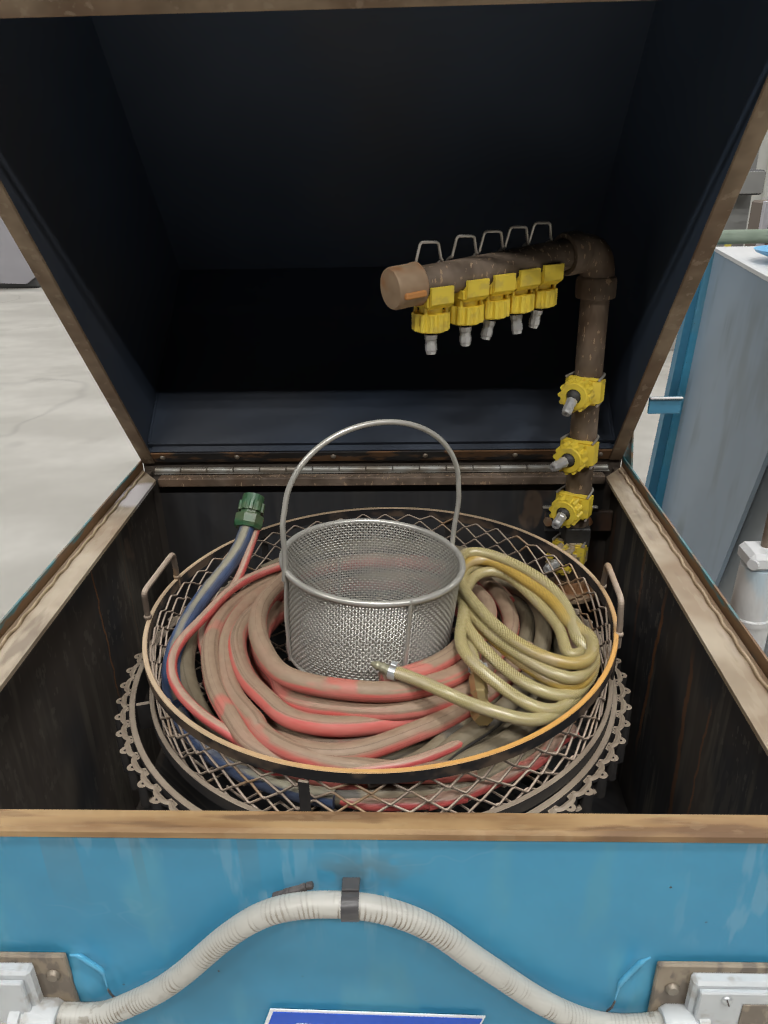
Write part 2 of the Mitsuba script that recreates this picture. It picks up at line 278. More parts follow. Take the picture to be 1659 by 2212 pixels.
mat('box_gasket', lambda p, n, uv: MIX(MIX((.20, .155, .11), (.32, .27, .205), FB(p.x*45, p.z*22, 2, 4)), (.12, .10, .085), SS(.5, .66, FB(p.x*70, p.z*35, 4, 4))*.7), rough=.6)
mat('dark_caulk', lambda p, n, uv: MIX((.040, .034, .035), (.12, .105, .10), FB(p.x*200, p.z*120, 2, 3)), rough=.7)
mat('sign_white', col=(.78, .79, .80), rough=.3)
mat('sign_blue', lambda p, n, uv: MIX((.012, .075, .52), (.018, .095, .58), FB(p.x*20, p.z*20, 1, 2)), rough=.3)
mat('machine_grey_blue', lambda p, n, uv: MIX(MIX((.185, .25, .325), (.24, .305, .375), FB(p.x*3, p.y*3, p.z*1.2, 3)), (.14, .17, .185), SS(.5, .75, FB(p.x*9+3, p.y*9, p.z*3, 4))*.55), rough=.42, spec=.45)
mat('fold_grey', lambda p, n, uv: MIX((.25, .28, .30), (.31, .335, .35), FB(p.x*5, p.y*5, p.z*3, 3)), rough=.45)
mat('machine_white', col=(.52, .53, .54), rough=.45)
mat('post_blue', lambda p, n, uv: MIX((.035, .15, .25), (.045, .19, .31), FB(p.x*20, p.y*20, p.z*6, 3)), rough=.4)
mat('bright_blue', col=(.16, .42, .70), rough=.35)
mat('ridge_blue', lambda p, n, uv: MIX((.10, .38, .58), (.06, .28, .45), FB(p.x*60, p.z*60, 3, 3)), rough=.35)
mat('dark_teal', lambda p, n, uv: MIX((.012, .03, .032), (.03, .055, .055), FB(p.x*25, p.y*25, p.z*25, 3)), rough=.5)
mat('cylinder_paint', lambda p, n, uv: MIX(MIX((.40, .41, .415), (.49, .49, .485), FB(p.x*20, p.y*20, p.z*20, 3)), (.30, .45, .55), SS(.52, .7, FB(p.x*30, p.y*30, p.z*9, 4))*.55), rough=.4)
mat('rod_rust', col=(.17, .13, .10), rough=.45, metal=.3)
mat('felt_green', lambda p, n, uv: MIX((.17, .22, .17), (.26, .31, .25), FB(p.x*25, p.y*25, p.z*25, 3)), rough=.8)
mat('wall_panel', lambda p, n, uv: MIX((.42, .42, .39), (.56, .56, .53), FB(p.x*3, p.y*3, p.z*2, 3)), rough=.6)
mat('dull_grey', lambda p, n, uv: MIX((.24, .245, .24), (.36, .36, .35), FB(p.x*9, p.y*9, p.z*5, 3)), rough=.5)
mat('dark_grey', lambda p, n, uv: MIX((.06, .062, .065), (.10, .10, .10), FB(p.x*9, p.y*9, p.z*9, 3)), rough=.55)
mat('brown_box', col=(.17, .14, .12), rough=.6)
mat('pale_grey_shell', lambda p, n, uv: MIX((.43, .42, .46), (.50, .49, .53), FB(p.x*3, p.y*3, p.z*3, 3)), rough=.5)
mat('lamp_housing', col=(.6, .6, .6), rough=.5)
mat('yellow_tag', col=(.70, .60, .10), rough=.5)

# ------------------------------------------------------------------ lamps of the hall
for y, xs, k in LAMP_ROWS:
    for x in xs:
        t = thing('ceiling_lamp', 'long bright white lamp hung high over the workshop floor', 'lamp', 'ceiling lamps of the workshop')
        w = PI/2
        pane = trimesh.Trimesh([[x-.6, y-.13, LAMP_Z], [x+.6, y-.13, LAMP_Z], [x+.6, y+.13, LAMP_Z], [x-.6, y+.13, LAMP_Z]], [[0, 2, 1], [0, 3, 2]], process=False)
        part(t, 'diffuser', pane, 'sign_white', emitter={'type': 'area', 'radiance': {'type': 'rgb', 'value': [LAMP_POWER*k*c for c in (1.0, .985, .95)]}})
        part(t, 'housing', bx(x-.62, x+.62, y-.15, y+.15, LAMP_Z+.004, LAMP_Z+.09), 'lamp_housing')

# ------------------------------------------------------------------ setting
fl = trimesh.Trimesh([[-30, -20, 0], [30, -20, 0], [30, 40, 0], [-30, 40, 0]], [[0, 1, 2], [0, 2, 3]], process=False)
solo('floor', fl, 'concrete', 'pale stained concrete workshop floor', None, kind='structure')

# ------------------------------------------------------------------ the washer cabinet
W2, D, H = .45, .863, .92
cab = thing('washer_cabinet', 'open blue steel parts washer cabinet with a rusty rim and black inside', 'parts washer')
# front panel: sheet with slight dents
gx, gz = np.meshgrid(np.linspace(-W2, W2, 91), np.linspace(.02, H-.002, 91))
gy = -.0025*(meshkit.fbm(np.stack([gx*5, gz*5, gx*0], -1), 3, 2)-.5)
for cx, s in ((-.262, 1), (.262, -1)):      # pressed bulges beside the switch boxes
    gy -= .012*np.clip(1-np.abs(gx-cx)/.03, 0, 1)*np.clip(1-np.abs(gz-.715)/.055, 0, 1)
V = np.stack([gx, gy, gz], -1).reshape(-1, 3); n = 91
i, j = np.meshgrid(np.arange(n-1), np.arange(n-1), indexing='ij'); q = np.stack([i*n+j, i*n+j+1, (i+1)*n+j+1, (i+1)*n+j], -1).reshape(-1, 4)
part(cab, 'front_panel', trimesh.Trimesh(V, np.vstack([q[:, :3], q[:, [0, 2, 3]]]), process=False), 'blue_paint', smooth=True)
part(cab, 'side_wall', bx(-W2, -.435, .018, D, .02, .908), 'tank_paint', label='left tank wall with dusty streaks and one rust run')
part(cab, 'side_wall', bx(.435, W2, .018, D, .02, .908), 'tank_paint', label='right tank wall with long rust runs')
part(cab, 'back_wall', bx(-.434, .434, .848, D, .02, .898), 'tank_paint')
part(cab, 'front_wall', bx(-.434, .434, .004, .017, .02, .915), 'tank_paint')
part(cab, 'tank_floor', bx(-.434, .434, .018, .847, .38, .40), 'tank_paint')
part(cab, 'outer_sheet', bx(-W2-.004, -W2-.001, .001, D, .02, .931), 'teal_edge')
part(cab, 'outer_sheet', bx(W2+.001, W2+.004, .001, D, .02, .931), 'teal_edge')
part(cab, 'back_lip', bx(-W2, W2, D+.002, D+.005, .02, .943), 'tank_paint')
# rims (mitred at the back)
def rim_bar(s):
    P = [(s*.449, .019), (s*.449, D-.012), (s*.408, .800), (s*.402, .019)]
    m = extr(Polygon(P), .006); m.apply_translation([0, 0, .910]); return m
part(cab, 'rim', rim_bar(-1), 'scraped_flange', label='left rim flange scraped pale tan')
part(cab, 'rim', rim_bar(1), 'scraped_flange', label='right rim flange scraped pale tan')
m = extr(Polygon([(-.408, .8005), (-.446, D-.010), (.446, D-.010), (.408, .8005), (.35, .820), (-.35, .820)]), .004); 
part(cab, 'rim', bx(-.415, .415, .828, .849, .889, .9065, .002), 'rusty_pipe', label='dark brown back rim under the hinge')
part(cab, 'rim', bx(-W2-.004, W2+.004, -.004, .021, .908, .9205, .0035), 'rusty_front_rim', label='rusty orange front rim along the blue panel')
for s in (-1, 1):
    P = [(s*(.4405+.0012*math.sin(k*1.7)), y, .9175+.0008*math.sin(k*2.3)) for k, y in enumerate(np.linspace(.03, D-.03, 60))]
    part(cab, 'weld_bead', wire(spline(P, .008), .0024, 6), 'weld_bead', smooth=True)
# pressed ridges of bright paint near the boxes
for s, P in ((-1, [(-.269, .764), (-.260, .7635), (-.241, .741), (-.241, .718)]), (1, [(.276, .772), (.268, .7655), (.252, .735), (.25, .712)])):
    P3 = fillet([(x, -.0105, z) for x, z in P], .005)
    part(cab, 'paint_ridge', tube(P3, np.interp(np.linspace(0, 1, len(P3)), [0, .3, .8, 1], [.0010, .0028, .0024, .0008]), 8)[0], 'ridge_blue', smooth=True, label='bright chipped blue paint ridge')
    part(cab, 'crack', wire(fillet([(P[-1][0], -.0105, P[-1][1]-.004), (P[-1][0]-.001*s, -.0085, P[-1][1]-.016), (P[-1][0]+.004*s*-1, -.005, P[-1][1]-.028)], .004), .0010, 6), 'dark_caulk')
# caulk scrap over the conduit
sc = []
for k in range(7):
    a = np.array([-.066+.005*k, -.004, .838+.0029*k]); sc.append(place(bx(-.0032, .0032, -.003, .003, -.0055+.0004*k, .005-.0004*k, .001), a+rng.normal(0, .0006, 3), (0, 0, 1)))
    sc[-1].apply_transform(trimesh.transformations.rotation_matrix(-.5+.25*rng.random(), [0, 1, 0], a))
part(cab, 'caulk_scrap', cat(sc), 'dark_caulk', label='torn dark scrap of caulk above the conduit')
# bracket that holds the spray pipe
part(cab, 'pipe_bracket', bx(.307, .432, .812, .822, .800, .842, .002), 'tank_paint')
part(cab, 'pipe_bracket', bx(.300, .40, .800, .808, .853, .857, .001), 'clip_steel')
for x, z in ((.312, .824), (.386, .824)):
    hx = place(trimesh.creation.cylinder(.0085, .008, sections=6), (x, .807, z), (0, -1, 0)); part(cab, 'bolt', hx, 'rusty_cap')

# ------------------------------------------------------------------ hinged lid
th = 0.93438677; HY, HZ = D, .925
LU, LN = arr(0, -math.cos(th), math.sin(th)), arr(0, math.sin(th), math.cos(th))
LM = np.eye(4); LM[:3, 0], LM[:3, 1], LM[:3, 2], LM[:3, 3] = arr(1, 0, 0), LU, LN, arr(0, HY, HZ)
def lidded(m): m = m.copy(); m.apply_transform(LM); return m
LL, LH = .828, .455
lid = thing('cabinet_lid', 'deep black inside of the raised hinged lid with rusty edges', 'lid')
part(lid, 'side_panel', lidded(bx(-W2+.004, -.43, .030, LL, .002, LH)), 'black_lid_paint')
part(lid, 'side_panel', lidded(bx(.43, W2-.004, .030, LL, .002, LH)), 'black_lid_paint')
part(lid, 'back_panel', lidded(bx(-.429, .429, .034, .046, .012, LH)), 'black_lid_paint')
part(lid, 'top_panel', lidded(bx(-W2+.004, W2-.004, .030, LL, LH+.001, LH+.008)), 'black_lid_paint')
part(lid, 'front_panel', lidded(bx(-.429, .429, LL-.012, LL-.001, .012, LH-.001)), 'black_lid_paint')
for s in (-1, 1):
    part(lid, 'rim', lidded(bx(min(s*.4255, s*.4485), max(s*.4255, s*.4485), .004, LL+.004, -.004, .0015, .001)), 'lid_rim_rust', label=('left' if s < 0 else 'right') + ' rusty brown edge of the lid')
    part(lid, 'corner_seam', lidded(wire([(s*.4275, .047, .015), (s*.4275, .049, .12), (s*.4275, .049, .30)], .0022, 6)), 'black_lid_paint')
part(lid, 'rim', lidded(bx(-.4485, .4485, LL-.018, LL+.006, -.005, .0005, .001)), 'lid_rim_rust', label='rusty front edge of the lid, at the top')
part(lid, 'hinge_flange', lidded(bx(-.425, .425, .006, .036, -.003, .001, .001)), 'hinge_flange_paint', label='rust spotted hinge flange of the lid')
part(lid, 'stiffener', lidded(bx(-.4295, .4295, .0302, .0338, .0012, .020)), 'black_lid_paint')
part(lid, 'flange_lip', lidded(bx(-.4225, .4225, .0375, .0405, -.001, .011, .001)), 'black_lid_paint')
for x in (-.405, -.265, -.085, .085, .25, .405):
    part(lid, 'bolt', lidded(place(lathe([(0, .0045), (.003, .004), (.0048, .002), (.0052, 0), (0, 0)], 14), (x, .024, -.003), (0, 0, -1))), 'bolt_metal', smooth=40)
hinge = part(lid, 'hinge', bx(-.425, .425, .846, .8595, .9085, .9105), 'hinge_metal', label='long piano hinge joining lid and cabinet')
# piano hinge knuckles
nk = 17; kx = np.linspace(-.424, .424, nk+1)
for k in range(nk):
    prof = [(0, 0), (.0048, 0), (.0056, .0008), (.0056, kx[1]-kx[0]-.0022), (.0048, kx[1]-kx[0]-.0014), (0, kx[1]-kx[0]-.0014)]
    part(hinge, 'knuckle', place(lathe(prof, 12), (kx[k], .8505, .9145), (1, 0, 0)), 'hinge_metal', smooth=35)
# ear plate, gas strut bracket and lift tab at the right of the lid
ear = [(.4555, D-.05, .915), (.4555, D+.02, .915), (.4555, D+.045, .96), (.4555, D+.02, 1.015), (.4555, D-.02, 1.005)]
part(lid, 'hinge_ear', plate(ear, .003, (1, 0, 0)), 'teal_edge', label='teal ear plate at the right end of the hinge')
part(lid, 'outer_skin', lidded(bx(W2-.003, W2+.0005, .03, LL, .004, .40)), 'dark_teal')
part(lid, 'lift_tab', bx(.452, .505, .752, .757, 1.048, 1.0765, .001), 'post_blue', label='blue lift tab sticking out beside the lid')
part(lid, 'lift_tab_edge', bx(.452, .505, .7465, .7515, 1.0745, 1.0775, .0008), 'machine_white')

# ------------------------------------------------------------------ spray pipe and its clip-on nozzles
PB, PT, PC = arr(.3545, .765, .62), arr(.350, .765, 1.311), arr(.035, .57, 1.285)
pr = .0225
pdir = (PC-PT)/np.linalg.norm(PC-PT)
pipe = thing('spray_pipe', 'rusty brown spray pipe rising at the back right and bending over the basket', 'pipe')
part(pipe, 'riser', tube([PB, PB*.5+PT*.5, PT-(0, 0, .055)], pr, 28)[0], 'rusty_pipe', smooth=40)
bar = PT+pdir*.05
part(pipe, 'cross_pipe', tube([PT+pdir*.05, PT*.5+PC*.5, PC-pdir*.012], pr, 28)[0], 'rusty_pipe', smooth=40)
e0 = PT-arr(0, 0, .058); e3 = PT+pdir*.056
bez = np.array([(1-t)**3*e0+3*t*(1-t)**2*(PT-arr(0, 0, .012))+3*t*t*(1-t)*(PT+pdir*.010)+t**3*e3 for t in np.linspace(0, 1, 15)])
rr = np.full(15, .0270)
part(pipe, 'elbow', cat([tube(bez, rr, 28)[0], place(lathe([(.0238, -.016), (.0305, -.016), (.0315, -.012), (.0315, .010), (.0290, .016), (.0238, .016)], 36), e0, (0, 0, 1)), place(lathe([(.0238, -.016), (.0300, -.016), (.0315, -.012), (.0315, .010), (.0290, .016), (.0238, .016)], 36), e3, tuple(-pdir))]), 'rusty_pipe', smooth=40)
capm = lathe([(.0232, -.045), (.0265, -.045), (.0292, -.0425), (.0292, -.037), (.0282, -.035), (.0282, -.004), (.0262, 0), (0, .0015)], 44)
capk = part(pipe, 'end_cap', place(capm, PC+pdir*.004, tuple(pdir)), 'rusty_cap', smooth=35)
sid = np.cross(pdir, arr(0, 0, 1)); sid /= np.linalg.norm(sid)
for s, k in ((1, .35), (-1, .1)):
    o = PC-pdir*.018+sid*s*.0288-arr(0, 0, .0075); part(capk, 'lug', place(bx(-.0045, .0045, -.004, .004, -.016, .016, .0015), o, tuple(pdir)), 'rust_orange', label='wrench lug worn to bright orange rust')
part(pipe, 'collar', bx(.3305, .3755, .738, .792, .806, .842, .002), 'black_rubber', label='square black collar block on the pipe')
part(pipe, 'base_flange', place(lathe([(.0226, 0), (.047, 0), (.047, .008), (.030, .012), (.027, .03), (.0226, .03)], 40), (.354, .765, .70)), 'rusty_cap', smooth=35)

def nozzle(o, ax, pipe_ax, tipdir, label, y_mat='yellow_plastic', flip=1, spin=0.0, clip_up=True):
    """clip-on nozzle: o on the pipe's axis, ax the way it points, pipe_ax along the pipe"""
    t = thing('spray_nozzle', label, 'nozzle', 'yellow spray nozzles clipped on the pipe')
    z = arr(*ax)/np.linalg.norm(ax); x = arr(*pipe_ax)/np.linalg.norm(pipe_ax); x = x-(x @ z)*z; x /= np.linalg.norm(x); y = np.cross(z, x)
    M = np.eye(4); M[:3, 0], M[:3, 1], M[:3, 2], M[:3, 3] = x, y, z, o
    def to(m): m = m.copy(); m.apply_transform(M); return m
    # saddle: block with a channel for the pipe, two wings that come up the pipe's flanks
    s = Polygon([(-.030, .004), (-.0245, .004), (-.0245, .012), (-.017, .0185), (0, .0235), (.017, .0185), (.0245, .012), (.0245, .004), (.030, .004), (.030, .026), (.019, .034), (-.019, .034), (-.030, .026)])
    b = extr(s, .036); b.apply_transform(np.array([[0, 0, 1, -.018], [1, 0, 0, 0], [0, 1, 0, 0], [0, 0, 0, 1.0]]))
    body = [b, bx(-.0215, -.0185, -.024, .024, .018, .030, .001), bx(.0185, .0215, -.024, .024, .018, .030, .001)]
    neck = lathe([(.0, .032), (.0165, .032), (.0165, .0425), (.0, .0425)], 24)
    pins = [place(trimesh.creation.cylinder(.0026, .011, sections=8), (sx*.017, sy*.013, .0375)) for sx in (-1, 1) for sy in (-1, 1)]
    part(t, 'saddle', to(cat(body+[neck]+pins)), y_mat)
    # ribbed ring nut
    ang = np.linspace(0, 2*PI, 96, endpoint=False); wv = np.cos(12*ang+spin); rad = .0244+.0024*np.clip(wv*1.6+.35, -.75, 1)
    P = Polygon(np.stack([rad*np.cos(ang), rad*np.sin(ang)], 1)).difference(Point(0, 0).buffer(.0125, 24)); 
    nut = extr(P, .0235); nut.apply_translation([0, 0, .0415])
    lip = lathe([(.0124, .0648), (.0225, .0648), (.0212, .0675), (.0124, .0675)], 32)
    part(t, 'ring_nut', to(cat([nut, lip])), y_mat)
    tp = arr(*tipdir)/np.linalg.norm(tipdir); c = o+z*.060
    sph = trimesh.creation.icosphere(3, .0122); sph.apply_translation(c+z*.002)
    part(t, 'ball', sph, 'black_rubber', smooth=True)
    f = frame_from(tp); 
    prof = [(0, .009), (.0092, .009), (.0090, .015), (.0078, .0165), (.0078, .022), (.0086, .0228), (.0086, .031), (.0076, .0322), (.0070, .0365), (.0030, .0367), (.0030, .030), (0, .030)]
    tip = lathe(prof, 8); part(t, 'tip', place(tip, c+z*.004, tuple(tp)), 'nozzle_metal')
    # wire clip: over the pipe at both edges of the saddle, joined by a raised loop
    def hoop(xo):
        a = np.linspace(-.12*PI, -.88*PI, 15); return [(xo, .0252*math.cos(k), .0252*math.sin(k)) for k in a]
    A, B = hoop(-.0215), hoop(.0215)
    if clip_up:
        P = [(-.0215, .0275, .030), (-.0215, .0262, .012)]+A[:7]+[(-.0185, .004, -.0275), (-.010, -.002, -.050), (.0185, -.002, -.052), (.0215, .004, -.0280)]+B[:7][::-1]+[(.0215, .0262, .012), (.0215, .0275, .030)]
        mm = wire(fillet(P, .005, 5), .0021, 8)
    else:
        mm = [wire(fillet([(h[0][0], .0275, .030), (h[0][0], .0262, .012)]+h+[(h[0][0], -.0262, .012), (h[0][0], -.0275, .030)],   .005, 4), .0021, 8) for h in (A, B)]
    for w_ in (mm if isinstance(mm, list) else [mm]): part(t, 'wire_clip', to(w_), 'clip_steel', smooth=50)
    return t
PL = np.linalg.norm(PC-PT)
top_lab = ['yellow nozzle on the cross pipe next to the round end cap', 'yellow nozzle on the cross pipe, second from the end cap', 'yellow nozzle in the middle of the five on the cross pipe', 'yellow nozzle on the cross pipe with the bright tip, fourth from the end cap', 'yellow nozzle on the cross pipe nearest the elbow']
tips = [(.02, -.02, -1), (.03, .02, -1), (-.22, -.1, -1), (.10, -.12, -1), (-.16, .05, -1)]
for k, (s, lb) in enumerate(zip((.165, .325, .45, .572, .690), top_lab)):
    nozzle(PC+(PT-PC)*s, (0, 0.02, -1), pdir, tips[k], lb, spin=k*.9)
vd = (-.52, -.85, 0)
vert = [(1.092, (-.42, -.66, -.55), 'uppermost yellow nozzle on the upright pipe, in front of the lid', 'yellow_plastic'), (.984, (-.86, -.62, -.16), 'yellow nozzle with the shiny tip on the upright pipe beside the hinge', 'yellow_plastic'),
        (.886, (-.50, -.80, -.24), 'yellow nozzle just above the black collar of the upright pipe', 'yellow_plastic'), (.793, (-.75, -.66, -.1), 'dusty yellow nozzle below the black collar, half behind the wire basket', 'yellow_dusty')]
for k, (z, tp, lb, ym) in enumerate(vert):
    nozzle(arr(.352, .765, z), vd, (0, 0, -1), tp, lb, ym, spin=k*.7, clip_up=False)

# ------------------------------------------------------------------ turntable with drive chain
TC = arr(.001, .449, 0); TR = .343; TZ = .768
tt = thing('turntable', 'round dusty steel turntable ring with a chain round its edge under the basket', 'turntable')
def ringbar(r0, r1, z0, z1, b=.001, n=144): return lathe([(r0, z0), (r1, z0), (r1, z1-b), (r1-b, z1), (r0+b, z1), (r0, z1-b), (r0, z0)], n)
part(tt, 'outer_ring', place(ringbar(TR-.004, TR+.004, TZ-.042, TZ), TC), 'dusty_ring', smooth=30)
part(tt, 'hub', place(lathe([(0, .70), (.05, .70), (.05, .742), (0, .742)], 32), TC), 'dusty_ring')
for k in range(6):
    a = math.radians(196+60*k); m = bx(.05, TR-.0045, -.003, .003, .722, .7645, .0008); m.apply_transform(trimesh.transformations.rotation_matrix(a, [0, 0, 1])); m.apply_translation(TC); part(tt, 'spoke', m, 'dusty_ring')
NL = 64; cp = 2*PI*.3535/NL
o1 = Point(0, 0).buffer(.0068, 10).difference(Point(0, 0).buffer(.0019, 8)).difference(Polygon([(0, 0), (-.012, -.004), (-.012, -.010), (-.006, -.012)]))
hook = extr(o1, .032); hook.apply_translation([cp*.5, .0064, -.032])
nd = cat([place(trimesh.creation.cylinder(.0048, .032, sections=10), (x_, -.0035, -.0165)) for x_ in (-.0032, .0032)])
bt = fillet([(.0, -.0030, 0), (cp*.22, .0022, 0), (cp*.78, .0022, 0), (cp, -.0030, 0)], .004, 3)
top = wire(bt+arr(0, 0, -.002), .0042, 6); bot = wire(bt+arr(0, 0, -.026), .0040, 6)
lug = bx(cp*.5-.004, cp*.5+.004, 0, .004, -.026, -.001)
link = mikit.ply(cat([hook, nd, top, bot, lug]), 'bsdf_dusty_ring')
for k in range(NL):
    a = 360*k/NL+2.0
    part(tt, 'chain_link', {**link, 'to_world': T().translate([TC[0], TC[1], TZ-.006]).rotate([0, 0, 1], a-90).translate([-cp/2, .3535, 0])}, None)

# ------------------------------------------------------------------ wire basket
BC = arr(.013, .443, 0); BR = .3215; BZ0, BZ1 = .776, .872
bk = thing('wire_basket', 'large round rusty wire mesh basket holding the coiled hoses', 'basket')
tilt = np.eye(4); tilt[2, 0], tilt[2, 1] = .010, .007
def tilted(m):
    m = m.copy(); v = m.vertices.copy(); w = np.clip((v[:, 2]-BZ0)/(BZ1-BZ0), 0, 1.3); v[:, 2] += w*(.010*v[:, 0]+.007*v[:, 1]); m.vertices = v; m.apply_translation(BC); return m
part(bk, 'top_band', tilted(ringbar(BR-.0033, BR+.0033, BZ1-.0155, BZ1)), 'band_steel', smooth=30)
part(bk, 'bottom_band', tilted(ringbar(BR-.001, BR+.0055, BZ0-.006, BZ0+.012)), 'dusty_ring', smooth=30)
ms = []; ND = 48; rows = 5; sw = (BZ1-.014-BZ0)/rows
dth = 2*PI/ND
for k in range(rows+1):
    P = []
    for j in range(ND*2):
        zz = BZ0+k*sw+(sw*.5 if (j+k) % 2 else -sw*.5)
        zz = min(max(zz, BZ0-.002), BZ1-.010); rj = BR-.0050-.0016*((j+k) % 2)+rng.normal(0, .0010)
        P.append((rj, (j+.0)*dth/2+rng.normal(0, .0026), zz+rng.normal(0, .0013)))
    Q = []
    for (ra, ta, za), (rb, tb, zb) in zip(P, P[1:]+[(P[0][0], P[0][1]+2*PI, P[0][2])]):
        for f in (.07, .5, .93): Q.append((ra+(rb-ra)*f, ta+(tb-ta)*f, za+(zb-za)*f))
    Q = np.array(Q); ms.append(tube(np.stack([Q[:, 0]*np.cos(Q[:, 1]), Q[:, 0]*np.sin(Q[:, 1]), Q[:, 2]], 1), .0016, 6, closed=True)[0])
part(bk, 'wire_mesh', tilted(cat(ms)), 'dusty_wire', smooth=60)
ms = []
for k in range(-13, 14):
    y0 = k*.0235; xm = math.sqrt(max(.312**2-y0**2, 0)); xs = np.arange(-xm, xm, .0255)
    if len(xs) > 3: ms.append(tube(np.stack([xs, y0+.0108*(np.where((np.arange(len(xs))+k) % 2, 1, -1)), xs*0+BZ0-.002], 1), .0017, 5)[0])
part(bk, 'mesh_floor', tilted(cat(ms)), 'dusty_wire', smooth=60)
for a in (192, 257.5, 350, 70, 130):
    a = math.radians(a); m = bx(.004, .0075, -.006, .006, BZ0-.012, BZ1-.018, .0008); m.apply_translation([BR-.002, 0, 0]); m.apply_transform(trimesh.transformations.rotation_matrix(a, [0, 0, 1])); part(bk, 'upright', tilted(m), 'dusty_ring')
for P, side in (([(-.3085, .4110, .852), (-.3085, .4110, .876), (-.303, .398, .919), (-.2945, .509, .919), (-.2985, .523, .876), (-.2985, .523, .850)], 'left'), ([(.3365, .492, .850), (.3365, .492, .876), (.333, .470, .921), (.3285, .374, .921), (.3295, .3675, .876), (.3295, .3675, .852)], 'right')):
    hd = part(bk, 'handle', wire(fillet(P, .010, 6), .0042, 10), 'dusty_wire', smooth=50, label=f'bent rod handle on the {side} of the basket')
    for e in (1, 4): part(hd, 'weld', place(trimesh.creation.icosphere(2, .0056), arr(*P[e])-(0, 0, .004)), 'dusty_wire', smooth=True)

